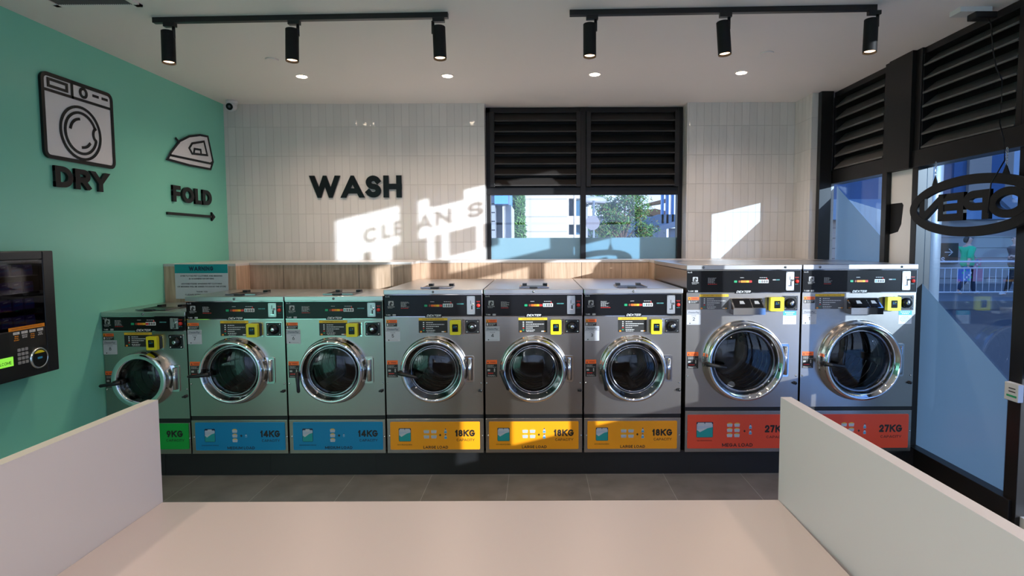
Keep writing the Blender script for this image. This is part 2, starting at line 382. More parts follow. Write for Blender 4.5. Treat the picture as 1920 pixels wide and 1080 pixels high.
def louvre(name, label, x0, x1, y, z0, z1, n, mt, tilt=.07, loc=(0, 0, 0), rotz=0, back=True, jw=.05):
    t = thing(name, label, 'louvre', loc, rotz)
    for i in range(n):
        dz = (z1-z0)/n; zc = z0+dz*(i+.5)
        m = MB(); m.prism([(0, 0), (0, 0)], 0, 0, mt) if False else None
        # blade cross-section: flat slope leaning into the room at its lower edge, with a lip
        sec = [(-.055, -dz*.42), (-.055, -dz*.30), (.05, dz*.50), (.062, dz*.50), (.062, dz*.40), (-.043, -dz*.42)]
        b = len(m.v)
        for xx in (x0+jw, x1-jw):
            for yy, zz in sec: m.v.append((xx, y+yy, zc+zz))
        k = m.mid(mt); ns = len(sec)
        for s_ in range(ns):
            s2 = (s_+1) % ns; m.f.append((b+s_, b+s2, b+ns+s2, b+ns+s_)); m.mi.append(k); m.sm.append(False)
        m.f.append(tuple(range(b, b+ns))); m.mi.append(k); m.sm.append(False); m.f.append(tuple(reversed(range(b+ns, b+2*ns)))); m.mi.append(k); m.sm.append(False)
        m.build('blade', t)
    f = MB(); f.box(x0, x0+jw, y-.05, y+.07, z0, z1, alu); f.box(x1-jw, x1, y-.05, y+.07, z0, z1, alu)
    f.box(x0, x1, y+.063, y+.07, z0, z1, alu)
    f.build('frame', t, .003)
    return t
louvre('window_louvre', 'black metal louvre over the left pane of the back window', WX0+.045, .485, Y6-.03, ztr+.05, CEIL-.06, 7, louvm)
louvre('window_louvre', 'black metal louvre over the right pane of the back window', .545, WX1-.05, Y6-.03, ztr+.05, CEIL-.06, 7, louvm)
# side (right) shop window
w2 = bpy.data.objects.new('window_2', None); C.objects.link(w2); struct(w2)
q = MB(); tz = 2.37
q.box(2.80, 2.92, 5.85, 5.917, 0, CEIL, alu)                       # corner jamb
q.box(XR-.06, XR+.08, 4.93, 5.00, 0, CEIL, alu)                     # slim mullion
q.box(XR-.04, XR+.08, 4.56, 4.63, 0, CEIL, alu)
q.box(XR-.03, XR+.09, 3.52, 3.62, 0, CEIL, alu)
q.box(XR-.05, XR+.08, 3.55, 5.917, tz, tz+.13, alu)                  # transom
q.box(XR-.05, XR+.08, 3.55, 5.917, 0.0, .19, alu)                    # sill
q.box(XR-.02, XR+.08, 3.55, 5.917, CEIL-.05, CEIL, alu)
q.build('window_frame', w2, .003)
MB().box(XR-.02, XR+.07, 4.63, 4.93, .19, tz, mat('pale_aluminium', (.82, .80, .79), .25)).build('column_cladding', w2)
MB().box(XR-.07, XR+.07, 4.63, 4.93, tz, CEIL, alu).build('louvre_post', w2)
for a, b in ((5.0, 5.91), (3.62, 4.56)): MB().box(XR+.03, XR+.036, a, b, .19, tz, sideglass).build('pane', w2)
def filmz(y): return .815+(y-3.55)*(2.375-.815)/(5.95-3.55)
for a, b in ((5.0, 5.91), (3.62, 4.56)):
    m = MB(); X_ = XR+.025
    m.face([(X_, a, .19), (X_, b, .19), (X_, b, filmz(b)), (X_, a, filmz(a))], sidefilm); m.build('frosted_film', w2)
# side louvres: built in local frame, local x runs along +Y reversed
def side_louvre(label, ya, yb, n):
    # rotz=-90: local x -> -Y ; local -y -> -X (into the room)
    return louvre('window_louvre', label, -yb, -ya, 0, tz+.13, CEIL-.05, n, louvs, loc=(XR+.02, 0, 0), rotz=R(-90), jw=.05)
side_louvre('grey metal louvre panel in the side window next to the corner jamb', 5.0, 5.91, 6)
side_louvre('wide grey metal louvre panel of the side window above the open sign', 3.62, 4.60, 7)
# right wall towards the camera: glazed bay with lettering, then solid
rw = MB(); rw.box(XR, XR+.12, YF, .37, 0, CEIL, whitewall); rw.box(XR, XR+.12, .37, 3.52, 0, .10, whitewall); rw.box(XR, XR+.12, .37, .53, 2.65, CEIL, whitewall); rw.box(XR, XR+.12, .37, .68, .1, .92, whitewall)
struct(rw.build('wall_right'))
w4 = bpy.data.objects.new('window_4', None); C.objects.link(w4); struct(w4)
q = MB(); q.box(XR, XR+.06, .68, .86, .10, 2.6, alu); q.box(XR, XR+.06, 1.41, 1.57, .10, CEIL, alu); q.box(XR, XR+.06, 3.42, 3.52, .98, CEIL, alu); q.box(XR, XR+.06, .37, 3.52, 2.29, 2.40, alu)
q.box(XR, XR+.06, 1.76, 2.11, 3.15, CEIL, alu); q.box(XR, XR+.06, 2.5, 2.62, .98, 2.4, alu); q.build('window_frame', w4)
MB().box(XR+.03, XR+.036, .37, 3.52, .10, CEIL, winglass).build('pane', w4)
m = MB(); m.box(XR+.024, XR+.027, .86, 3.42, .10, 1.0, bayfilm); m.build('frosted_film', w4)
lt = thing('window_lettering', 'dark vinyl lettering high on the side bay glass, casting letter shadows on the back wall', 'lettering', (XR+.045, 0, 0), R(90))
# letters on the bay glass, read from the street; u = world Y
for ch, a, b in (('C', .93, 1.12), ('L', 1.15, 1.27), ('E', 1.29, 1.40), ('A', 1.57, 1.75), ('N', 1.78, 1.98), ('S', 2.15, 2.36)):
    m = MB(); put_text(m, ch, (a+b)/2, 2.935, .165, 0, ink, t=.24, fit=b-a); m.build('letter', lt)
for a, b in ((.92, 1.03), (1.26, 1.41), (1.57, 1.69), (1.77, 1.86), (1.94, 2.27), (2.34, 2.75)): m = MB(); m.rect(a, b, 2.585, 2.85, 0, ink); m.build('sun_mask_strip', lt)  # invented bars, placed to break up the sun patch below the letters
# bulkhead / ledge
bh = thing('service_ledge', 'long stepped oak-faced ledge running along the tiled wall behind the washers', 'ledge', (0, YB, 0))
LT = 1.625; secs = [(XL, -2.66, 5.19), (-2.66, -1.16, 5.44), (-1.16, 1.125, 5.87), (1.125, 2.738, 5.62), (2.738, 2.795, 5.62)]
for i, (a, b, y) in enumerate(secs):
    YE = 5.916 if i == 4 else YB-.002
    m = MB(); m.box(a+.001, b-.001, y, YE, .0, LT-.022, oak); o = m.build('oak_panel', bh); o.location.y = -YB
    m = MB(); m.box(a+.001, b-.001, y-.004, YE, LT-.022, LT, ledgetop); o = m.build('ledge_board', bh); o.location.y = -YB
m = MB()
for x in (-2.35, -2.0, -1.65, -1.35): m.box(x, x+.003, 5.4385, 5.44, 1.2, LT-.023, ink)
for x in (-.75, -.35, .05, .45, .85): m.box(x, x+.003, 5.8685, 5.87, 1.2, LT-.023, ink)
o = m.build('panel_seam', bh); o.location.y = -YB
plane_box('trim_2', XL+.001, 2.93, 4.47, 4.52, 0, .185, m=plinthm)
m = MB()
for k in range(8): m.box(-2.9+k*.82, -2.897+k*.82, 4.468, 4.47, .0, .18, ink)
struct(m.build('trim_3'))
# warning sign
ws = thing('warning_sign', 'teal and white warning notice about pet bedding on the oak panel', 'sign', (0, 5.186, 0))
a = at(327, 496, Y=5.18); b = at(429, 560, Y=5.18); x0, x1 = a.x, b.x; z1, z0 = LT-.005, b.z
m = MB(); m.box(x0, x1, -.006, 0, z0, z1, mat('sign_white', (.62, .63, .65), .4)); zb = z1-.078; m.rect(x0, x1, zb, z1, -.0065, mat('sign_teal', s2l(10, 150, 150), .4)); m.build('board', ws)
m = MB(); put_text(m, 'WARNING', (x0+x1)/2, zb+.022, .038, -.0075, navy, t=.26, fit=.215)
for tx, f, zz in (('STRICTLY NO PET CLOTHING AND BEDDING', .37, .030), ('IN WASHERS OR DRYERS', .22, .055), ('ANYONE FOUND WASHING PET CLOTHING', .36, .100), ('OR BEDDING WILL BE ASKED TO LEAVE THE STORE', .43, .125), ('THANK YOU', .10, .170), ('CLEAN STREAM LAUNDRY', .30, .195)):
    put_text(m, tx, (x0+x1)/2+.0, zb-zz-.0, .0125, -.0075, ink, t=.17, fit=f)
m.build('lettering', ws)
# ------------------------------------------------------------------ washers
def spec(kind):
    if kind == '18': return dict(W=.748, D=1.30, Lt=22, Lb=25, Rt=548, Rb=545, T=178, B=1047, lid=203, pan=(206, 318), bb=840, bt=862, label=(45, 523, 878, 1027),
        door=(285, 597), DR=180, gf=.68, warn=(33, 90, 336, 371), num=(28, 105, 373, 450), ins=(205, 358, 328, 405), rd=(375, 432, 336, 412), lk=(453, 528, 338, 408), side=(33, 90, 550, 640), knob=(532, 711),
        logo=38, lst=90, btn=223, dig=340, tl=400, coin=442, redb=502, dx=263, Hm=1.262, sw=.9)
    if kind == '14': return dict(W=.745, D=.70, Lt=472, Lb=505, Rt=998, Rb=1022, T=210, B=1047, lid=235, pan=(238, 328), bb=843, bt=865, label=(525, 1003, 877, 1027),
        door=(739, 600), DR=180, gf=.72, warn=(482, 543, 348, 382), num=(483, 558, 385, 460), ins=(658, 808, 338, 417), rd=(812, 872, 350, 420), lk=(905, 985, 348, 418), side=(496, 552, 553, 640), knob=(995, 710),
        logo=38, lst=90, btn=223, dig=340, tl=400, coin=442, redb=500, dx=263, Hm=1.215, sw=.9)
    if kind == '9': return dict(W=.640, D=.72, Lt=8, Lb=45, Rt=470, Rb=496, T=290, B=1055, lid=312, pan=(316, 390), bb=862, bt=885, label=(62, 482, 888, 1028),
        door=(246, 645), DR=158, gf=.74, warn=(17, 75, 404, 438), num=(18, 93, 440, 515), ins=(133, 285, 400, 475), rd=(275, 332, 416, 488), lk=(380, 455, 415, 485), side=(30, 80, 605, 692), knob=(465, 742),
        logo=32, lst=72, btn=170, dig=269, tl=330, coin=377, redb=432, dx=228, Hm=1.10, sw=.9)
    return dict(W=.868, D=1.18, Lt=52, Lb=32, Rt=665, Rb=636, T=52, B=1037, lid=78, pan=(82, 195), bb=797, bt=818, label=(50, 620, 837, 1017),
        door=(346, 550), DR=217, gf=.76, warn=(60, 118, 218, 252), num=(52, 127, 285, 362), ins=(120, 275, 205, 283), rd=(484, 557, 218, 290), lk=(565, 640, 215, 288), side=(52, 112, 505, 592), knob=(627, 670),
        logo=48, lst=115, btn=262, dig=411, tl=473, coin=530, redb=589, dx=303, Hm=1.44, sw=.9)
ZB = .188
def baskets(m, cx, cz, n, cols, u):
    for i in range(n):
        c = i % cols; r = i//cols; x = cx+(c-(cols-1)/2)*u*1.28; z = cz+((n/cols-1)/2-r)*u*.92
        m.prism([(x-u*.5, z+u*.16), (x+u*.5, z+u*.16), (x+u*.42, z-u*.36), (x-u*.42, z-u*.36)], -.0075, -.0068, palegrey)
        m.rect(x-u*.38, x+u*.38, z+u*.14, z+u*.30, -.0073, ltyel); m.rect(x-u*.2, x+u*.25, z+u*.24, z+u*.36, -.0075, ltyel)
        for k in range(5): m.rect(x-u*.34+k*u*.16, x-u*.28+k*u*.16, z-u*.28, z+u*.06, -.0078, greyp)
def bottle(m, x, z, u):
    m.prism([(x-u*.22, z-u*.4), (x+u*.22, z-u*.4), (x+u*.22, z-.02*u), (x+u*.08, z+u*.25), (x-u*.08, z+u*.25), (x-u*.22, z-.02*u)], -.0075, -.0068, greyp)
    m.rect(x-u*.2, x+u*.2, z-u*.32, z-.08*u, -.0079, bluep); m.rect(x-u*.08, x+u*.08, z+u*.25, z+u*.42, -.0075, navy)
def washer(kind, n, x0, label, hang):
    s = spec(kind); W = s['W']; Hm = s['Hm']; y0 = 4.42
    t = thing('washing_machine', label, 'washing machine', (x0, y0, ZB), group='coin-operated front-loading washers along the back')
    def Xc(c, cy):
        k = (cy-s['T'])/(s['B']-s['T']); l = s['Lt']+(s['Lb']-s['Lt'])*k; r = s['Rt']+(s['Rb']-s['Rt'])*k
        return (c-l)/(r-l)*W
    def Zc(cy): return (s['B']-cy)/(s['B']-s['T'])*Hm
    u = W/(s['Rt']-s['Lt'])      # metres per crop pixel
    zt, zl, zp1, zp0, zbb, zbt = Hm, Zc(s['lid']), Zc(s['pan'][0]), Zc(s['pan'][1]), Zc(s['bb']), Zc(s['bt'])
    dxc, dzc = Xc(*s['door']), Zc(s['door'][1]); DR = s['DR']*u
    # cabinet with a round opening
    c = MB(); g = .004; D = s['D']
    xa, xb, za, zb_ = g, W-g, zbb, zl-.004
    c.face([(xa, D, za), (xb, D, za), (xb, D, zb_), (xa, D, zb_)][::-1], steel)
    c.face([(xa, 0, za), (xa, D, za), (xa, D, zb_), (xa, 0, zb_)][::-1], steel); c.face([(xb, 0, za), (xb, D, za), (xb, D, zb_), (xb, 0, zb_)], steel)
    c.face([(xa, 0, za), (xb, 0, za), (xb, D, za), (xa, D, za)][::-1], steel); c.face([(xa, 0, zb_), (xb, 0, zb_), (xb, D, zb_), (xa, D, zb_)], steel)
    seg = 64; hr = DR*.9; pts = []; outp = []
    angs = sorted([2*math.pi*i/seg for i in range(seg)]+[math.atan2(z-dzc, x-dxc) % (2*math.pi) for x in (xa, xb) for z in (za, zb_)])
    for a in angs:
        ca, sa = math.cos(a), math.sin(a); pts.append((dxc+hr*ca, dzc+hr*sa)); ts = []
        if ca > 1e-6: ts.append((xb-dxc)/ca)
        if ca < -1e-6: ts.append((xa-dxc)/ca)
        if sa > 1e-6: ts.append((zb_-dzc)/sa)
        if sa < -1e-6: ts.append((za-dzc)/sa)
        q_ = min(ts); outp.append((dxc+q_*ca, dzc+q_*sa))
    for i in range(len(angs)):
        j = (i+1) % len(angs); A, B_, Cc, D_ = pts[i], outp[i], outp[j], pts[j]
        c.face([(p[0], 0, p[1]) for p in (A, B_, Cc, D_)], steel)
    c.build('cabinet', t)
    # gap strip and base drawer panel
    MB().box(g, W-g, .006, .3, zbt-.0, zbb, black).build('shadow_strip', t)
    b = MB(); b.box(g, W-g, -.002, D*.8, 0, zbt, steel); b.build('base_panel', t, .002)
    l0, l1, lt_, lb_ = s['label']; lm = MB(); ym = (lt_+lb_)/2; lx0, lx1, lz1, lz0 = Xc(l0, ym), Xc(l1, ym), Zc(lt_), Zc(lb_)
    lm.rplate(lx0, lx1, lz0, lz1, -.0065, -.002, .008, lab[kind])
    yy = -.0072; lw = lx1-lx0; lh = lz1-lz0; P = lambda fx: lx0+lw*fx; Q = lambda fz: lz0+lh*fz
    kg = {'9': '9KG', '14': '14KG', '18': '18KG', '27': '27KG'}[kind]; big = kind == '27'
    fcx = {'27': .833}.get(kind, .835) if kind != '9' else .82; kh = .052 if not big else .058
    fitk = {'9': .125, '14': .15, '18': .152, '27': .175}[kind]
    put_text(lm, kg, P(fcx), Q(.47), kh, yy, ink, t=.25, fit=fitk, sp=.1)
    put_text(lm, 'CAPACITY', P(fcx+.005), Q(.30), .0195, yy, ink, t=.16, fit=.138 if not big else .16)
    if kind != '9':
        put_text(lm, {'14': 'MEDIUM LOAD', '18': 'LARGE LOAD', '27': 'MEGA LOAD'}[kind], P(.505 if not big else .47), Q(.035 if not big else .05), .0215 if not big else .027, yy, ink, t=.2, fit={'14': .21, '18': .19, '27': .235}[kind])
        put_font(lm, {'14': 'SINGLE/KING SINGLE', '18': 'DOUBLE/QUEEN', '27': 'QUEEN/KING'}[kind], P(.16), Q(.16 if not big else .22), .0085, yy, ink, fit={'14': .13, '18': .11, '27': .115}[kind], bold=.01)
    # bed icon
    bw = {'9': .07, '14': .075, '18': .088, '27': .122}[kind]; bh_ = .098 if not big else .115; bx = P(.162); bz = Q(.31 if not big else .34)
    lm.rplate(bx-bw/2-.003, bx+bw/2+.003, bz-.003, bz+bh_+.003, -.0071, -.0066, .008, navy)
    lm.rplate(bx-bw/2, bx+bw/2, bz, bz+bh_*.9, -.0075, -.0066, .006, greyp)
    lm.prism([(bx-bw/2, bz), (bx+bw/2, bz), (bx+bw/2, bz+bh_*.68), (bx-bw/2, bz+bh_*.45)], -.0079, -.0066, teal)
    lm.prism([(bx-bw/2, bz+bh_*.5), (bx+bw*.38, bz+bh_*.72), (bx-bw*.3, bz+bh_*.34)], -.0083, -.0066, palegrey)
    pn = 1 if kind in ('9', '14') else 2
    for k in range(pn):
        pw = bw*.42; pxx = bx+(k-(pn-1)/2)*bw*.47; lm.rplate(pxx-pw/2, pxx+pw/2, bz+bh_*.76, bz+bh_*.98, -.0083, -.0066, .003, palegrey)
    bu = .044
    if kind in ('9', '14'): baskets(lm, P(.44), Q(.53), 3, 1, bu*.92); put_text(lm, '+', P(.512), Q(.45), .03, yy, ink, t=.25); bottle(lm, P(.565), Q(.53), .032)
    else:
        baskets(lm, P(.445 if not big else .43), Q(.57 if not big else .55), 4 if not big else 6, 2, bu); put_text(lm, '+', P(.557 if not big else .535), Q(.46), .028, yy, ink, t=.25)
        for dz in (-.02, .024): bottle(lm, P(.617 if not big else .59), Q(.56)+dz, .046)
    lm.build('capacity_label', t)
    # lid
    ld = MB(); ld.box(0, W, -.012, D, zl, zt, steeltop); L_ = ld.build('lid', t, .004)
    sc_ = MB()
    for fx in ((.5,) if not big else (.145, .855)): sc_.lathe(W*fx, (zl+zt)/2, [(.009, 0), (.009, -.004), (.006, -.007), (.001, -.008)], darkchrome, 12, -.0125)
    sc_.build('screw', L_)
    if not big:
        d = MB(); hx = W*.5; yb = .10
        for xx in (hx-.09, hx+.075): d.box(xx, xx+.035, .30, .36, zt, zt+.022, black)
        d.box(hx-.11, hx-.098, .08, .32, zt+.002, zt+.010, darkchrome); d.box(hx+.108, hx+.12, .08, .32, zt+.002, zt+.010, darkchrome)
        d.box(hx-.11, hx+.12, .07, .085, zt+.002, zt+.012, darkchrome); d.box(hx-.10, hx+.11, .085, .30, zt+.001, zt+.006, black)
        d.box(hx-.03, hx+.03, .045, .075, zt+.001, zt+.014, black); d.build('soap_hatch', L_)
    # control panel
    p = MB(); p.box(g, W-g, -.004, .0, zp0, zp1, blackgloss); p.box(g, W-g, -.0055, 0, zp1, zp1+.004, chrome); p.box(g, W-g, -.0055, 0, zp0-.004, zp0, chrome); p.box(W-g-.003, W-g, -.0055, 0, zp0, zp1, chrome)
    zc = zp0+(zp1-zp0)*.5; yp = -.0046
    X = lambda r: r*u
    # emblem and fine print
    lx = X(s['logo']); p.rplate(lx-.020, lx+.020, zc-.0, zc+.036, yp-.0004, yp, .006, dwhite)
    p.prism([(lx-.012, zc+.001), (lx-.012, zc+.014), (lx-.004, zc+.027), (lx+.002, zc+.032), (lx+.006, zc+.027), (lx+.014, zc+.016), (lx+.010, zc+.011), (lx+.002, zc+.016), (lx+.004, zc+.001)], yp-.0008, yp, ink)
    put_text(p, 'DEXTER', lx, zc-.013, .009, yp, dwhite, t=.18, fit=.052); lines(p, lx-.024, lx+.024, zc-.021, zc-.015, 1, yp, dwhite, 3)
    put_font(p, {'9': '2 x G', '14': '3 x G', '18': '4 x G', '27': '6 x G'}[kind], X(8), zp1-.017, .010, yp, white, align='l', bold=.01)
    put_font(p, {'9': 'T-400', '14': 'T-600', '18': 'T-900', '27': 'T-1200'}[kind], X(10), zp0+.006, .010, yp, white, align='l', bold=.01)
    p.rplate(X(10)+.05, X(10)+.075, zp0+.004, zp0+.017, yp-.0003, yp, .003, dwhite)
    lines(p, X(s['lst']), X(s['lst'])+.065, zc-.013, zc+.030, 7, yp, dwhite, n); lines(p, X(s['lst']), X(s['lst'])+.08, zc-.024, zc-.016, 1, yp, red, n+3)
    lines(p, X(s['btn'])+.035, X(s['btn'])+.075, zc+.026, zc+.032, 1, yp, white, 4); lines(p, X(s['dig'])-.03, X(s['dig'])+.035, zc+.026, zc+.032, 1, yp, white, 5)
    p.rect(X(s['tl'])-.018, X(s['tl'])+.006, zc+.008, zc+.016, yp, dwhite if big else tealdim); p.rect(X(s['tl'])+.008, X(s['tl'])+.034, zc+.008, zc+.016, yp, tealdim)
    lines(p, X(s['redb'])-.018, X(s['redb'])+.018, zc+.024, zc+.034, 2, yp, red, 9, True); lines(p, X(s['redb'])-.015, X(s['redb'])+.015, zc-.026, zc-.018, 1, yp, tealdim, 9, True)
    P_ = p.build('control_panel', t)
    for k, (off, mm) in enumerate(((0, green), (20, brown), (35, orange if not big else amber), (50, amber), (64, yprint), (79, red))):
        q_ = MB(); hw = .011 if k not in (1,) else .007; q_.rplate(X(s['btn']+off)-hw, X(s['btn']+off)+hw, zc-.008, zc+.008, -.0075, -.004, .003, mm); q_.build('button', P_)
    q_ = MB(); dx0 = X(s['dig'])-.038; q_.rplate(dx0, dx0+.076, zc-.012, zc+.014, -.006, -.004, .003, white)
    for k in range(4):
        q_.rplate(dx0+.005+k*.0175, dx0+.017+k*.0175, zc-.008, zc+.009, -.0064, -.006, .002, teal if k == 0 else ink); q_.rect(dx0+.009+k*.0175, dx0+.013+k*.0175, zc-.004, zc+.005, -.0066, dwhite)
    q_.lathe(dx0+.062, zc+.020, [(.005, 0), (.005, -.003), (.001, -.004)], red, 12, -.004); q_.build('price_display', P_)
    q_ = MB(); cx0 = X(s['coin']); q_.rplate(cx0, cx0+.060, zp0+.014, zp1-.010, -.010, -.004, .005, mat('coin_plate', (.55, .55, .55), .3, .9))
    q_.box(cx0+.026, cx0+.030, -.0106, -.0099, zc+.012, zc+.038, ink); q_.box(cx0+.032, cx0+.042, -.0106, -.0099, zc-.030, zc+.0, ink); q_.box(cx0+.018, cx0+.044, -.0112, -.0099, zc-.036, zc-.029, chrome)
    q_.lathe(cx0+.047, zc+.010, [(.008, 0), (.008, -.010), (.001, -.012)], chrome, 14, -.010)
    for xx, zz in ((.006, zp0+.020), (.054, zp0+.020), (.006, zp1-.016), (.054, zp1-.016)): q_.lathe(cx0+xx, zz, [(.004, 0), (.003, -.002), (.0005, -.0025)], chrome, 8, -.010)
    q_.build('coin_slot', P_)
    MB().lathe(X(s['redb']), zc, [(.014, 0), (.014, -.006), (.011, -.010), (.001, -.012)], red, 20, -.004).build('stop_button', P_)
    q_ = MB(); q_.box(X(s['dx'])-.062, X(s['dx'])+.062, -.008, -.004, zp0-.008, zp0+.013, blackgloss); put_text(q_, 'DEXTER', X(s['dx']), zp0-.003, .0165, -.0086, white, t=.17, fit=.105, shear=.35); q_.build('name_badge', P_)
    # stickers
    def R_(k): a, b2, c2, d2 = s[k]; cm = (c2+d2)/2; return Xc(a, cm), Xc(b2, cm), Zc(d2), Zc(c2)
    a, b2, c2, d2 = R_('warn'); q_ = MB(); mid = c2+(d2-c2)*.55; q_.rect(a, b2, c2, mid, -.0008, ink); q_.rect(a, b2, mid, d2, -.0008, orange); q_.rect(a, a+.018, mid, d2, -.001, amber); q_.face([(a+.004, -.0012, mid+.005), (a+.016, -.0012, mid+.005), (a+.01, -.0012, mid+.017)], ink)
    put_font(q_, 'WARNING', (a+b2)/2+.008, mid+.008, .008, -.0012, dred, fit=(b2-a)*.55, bold=.02); lines(q_, a+.018, b2-.003, c2+.003, mid-.003, 3, -.0012, dwhite, 2); q_.rect(a+.005, a+.013, c2+.004, mid-.006, -.0012, white); q_.build('warning_sticker', t)
    a, b2, c2, d2 = R_('num'); q_ = MB(); q_.rplate(a, b2, c2, d2, -.0015, -.0002, .004, palegrey); hz = c2+(d2-c2)*.70; q_.rect(a, b2, hz, hz+.0015, -.0018, ink); q_.rplate(a+.001, b2-.001, hz+.002, d2-.001, -.0018, -.0014, .003, mat('sticker_header', (.40, .41, .44), .5))
    put_font(q_, 'DexterPay', (a+b2)/2, hz+.009, .013, -.0022, navy, fit=(b2-a)*.78, bold=.01, shear=.2); put_font(q_, 'WASHER', (a+b2)/2, hz-.014, .006, -.002, navy, fit=(b2-a)*.36)
    put_text(q_, str(n), (a+b2)/2, c2+(d2-c2)*.27, .026, -.002, ink, t=.15); q_.rect(a+.02, a+.028, c2+.006, c2+.014, -.002, ink); lines(q_, a+.032, b2-.008, c2+.006, c2+.013, 1, -.002, dwhite, 6); q_.build('number_sticker', t)
    a, b2, c2, d2 = R_('ins'); q_ = MB(); q_.rect(a, b2, c2, d2, -.0008, ink if not big else mat('slate_print', (.10, .10, .11), .5)); yz = d2-(d2-c2)*.16; q_.rect(a, b2, yz, d2+.001, -.001, yprint); put_font(q_, 'WASHER PAYMENT INSTRUCTIONS', (a+b2)/2, yz+.005, .008, -.0013, brown, fit=(b2-a)*.76, bold=.01)
    nr = 5; lh_ = (yz-c2)*.8/nr
    for k in range(nr):
        zz = yz-.008-lh_*(k+.5); lines(q_, a+(b2-a)*.26, a+(b2-a)*(.62 if k in (0, 3, 4) else .9), zz-.005, zz+.005, 1, -.0012, white, k+1); xx = a+(b2-a)*.17; q_.rplate(xx-.005, xx+.005, zz-.004, zz+.004, -.0013, -.0011, .002, (white, white, white, red, green)[k])
    q_.rect(a+.01, a+.024, c2+.003, c2+.014, -.0012, amber); lines(q_, a+.06, a+.14, c2+.004, c2+.010, 1, -.0012, white, 8); q_.rect(b2-.045, b2-.025, c2+.005, c2+.012, -.0012, white); q_.rect(b2-.025, b2-.012, c2+.005, c2+.012, -.0012, amber); q_.build('instruction_sticker', t)
    a, b2, c2, d2 = R_('side'); q_ = MB(); mid = d2-(d2-c2)*.24; q_.rect(a, b2, c2, mid, -.0008, ink); q_.rect(a, b2, mid, d2, -.0008, orange); q_.face([(a+.006, -.0012, mid+.007), (a+.018, -.0012, mid+.007), (a+.012, -.0012, mid+.019)], ink); put_font(q_, 'WARNING', (a+b2)/2+.008, mid+.009, .009, -.0012, dred, fit=(b2-a)*.5, bold=.02)
    hh = mid-c2; lines(q_, a+.008, b2-.006, mid-hh*.28, mid-hh*.06, 3, -.0012, dwhite, 3); q_.rect(a+.008, a+.028, c2+hh*.45, c2+hh*.60, -.0012, dwhite); q_.rect(b2-.024, b2-.016, c2+hh*.40, c2+hh*.66, -.0012, dwhite); lines(q_, a+.012, b2-.01, c2+hh*.22, c2+hh*.36, 1, -.0012, red, 3); lines(q_, a+.01, b2-.01, c2+hh*.04, c2+hh*.16, 2, -.0012, dwhite, 5); q_.build('door_warning_sticker', t)
    # card reader
    a, b2, c2, d2 = R_('rd'); q_ = MB(); q_.rplate(a, b2, c2, d2, -.052, -.018, .008, yellow); q_.rplate(a+.003, b2+.006, c2+.004, d2-.004, -.020, -.0, .004, black); q_.build('card_reader', t, .002); rdr = C.objects[-1] if False else bpy.data.objects[q_ and t.children[-1].name]
    sc2 = MB(); xm = (a+b2)/2; zm = (c2+d2)/2; sc2.rplate(xm-.022, xm+.022, zm-.030, zm+.026, -.0545, -.051, .004, blackgloss); sc2.rect(xm-.012, xm-.002, zm+.010, zm+.013, -.055, bluep); sc2.rect(xm+.003, xm+.013, zm+.010, zm+.013, -.055, yellow); lines(sc2, xm-.014, xm+.014, zm-.002, zm+.004, 1, -.055, bluep, 2, True); sc2.build('reader_screen', rdr)
    br = MB(); br.box(b2+.006, b2+.022, -.003, 0, c2-.004, d2+.002, chrome)
    for zz in (c2+.012, d2-.016): br.lathe(b2+.014, zz, [(.004, 0), (.003, -.002), (.0005, -.003)], chrome, 8, -.003)
    br.build('reader_bracket', rdr)
    # coin box lock
    a, b2, c2, d2 = R_('lk'); q_ = MB(); q_.rplate(a-.004, b2+.004, c2-.004, d2+.004, -.006, 0, .006, chrome); q_.rplate(a, b2, c2, d2, -.009, -.003, .005, black); xm = (a+b2)/2; zm = (c2+d2)/2
    for xx in (a+.012, b2-.012):
        for zz in (c2+.012, d2-.012): q_.lathe(xx, zz, [(.007, 0), (.007, -.003), (.004, -.006), (.0005, -.007)], chrome, 12, -.009)
    lo = q_.build('coin_box', t); q_ = MB(); q_.lathe(xm, zm, [(.038, 0), (.038, -.012), (.030, -.020), (.012, -.022)], blackgloss, 32, -.009); q_.lathe(xm, zm, [(.014, 0), (.014, -.006), (.010, -.008), (.0005, -.008)], chrome, 20, -.030); q_.rect(xm-.0015, xm+.0015, zm-.005, zm+.005, -.0388, ink); q_.build('lock', lo)
    if big:
        a, b2 = Xc(565, 325), Xc(635, 325); c2, d2 = Zc(362), Zc(293); q_ = MB(); q_.rect(a, b2, c2, d2, -.0008, white); hz = d2-(d2-c2)*.33; q_.rect(a, b2, hz, d2, -.0011, mat('sticker_teal', (.05, .42, .47), .5)); lines(q_, a+.01, b2-.01, c2+.012, hz-.006, 5, -.0012, dwhite, 4, True); lines(q_, a+.008, b2-.008, hz+.004, d2-.004, 2, -.0014, white, 5, True); q_.build('price_sticker', t)
        # soap dispenser box with sloping glossy lid
        a, b2, c2, d2 = Xc(282, 265), Xc(450, 265), Zc(305), Zc(225); q_ = MB(); zf = c2+(d2-c2)*.42; dep = .085
        vs = [(a, 0, c2), (b2, 0, c2), (b2, -dep, c2), (a, -dep, c2), (a, 0, d2), (b2, 0, d2), (b2, -dep, zf), (a, -dep, zf)]
        for f_ in ((0, 1, 2, 3), (3, 2, 6, 7), (7, 6, 5, 4), (0, 3, 7, 4), (1, 5, 6, 2)): q_.face([vs[i] for i in f_], chrome if f_ != (0, 3, 7, 4) else darkchrome)
        so_ = q_.build('soap_dispenser', t)
        q_ = MB(); nrm = Vector((0, -(d2-zf), dep)).normalized()*.002
        def sl(fx, fy): return Vector((a+(b2-a)*fx, -dep*fy, d2+(zf-d2)*fy))+nrm
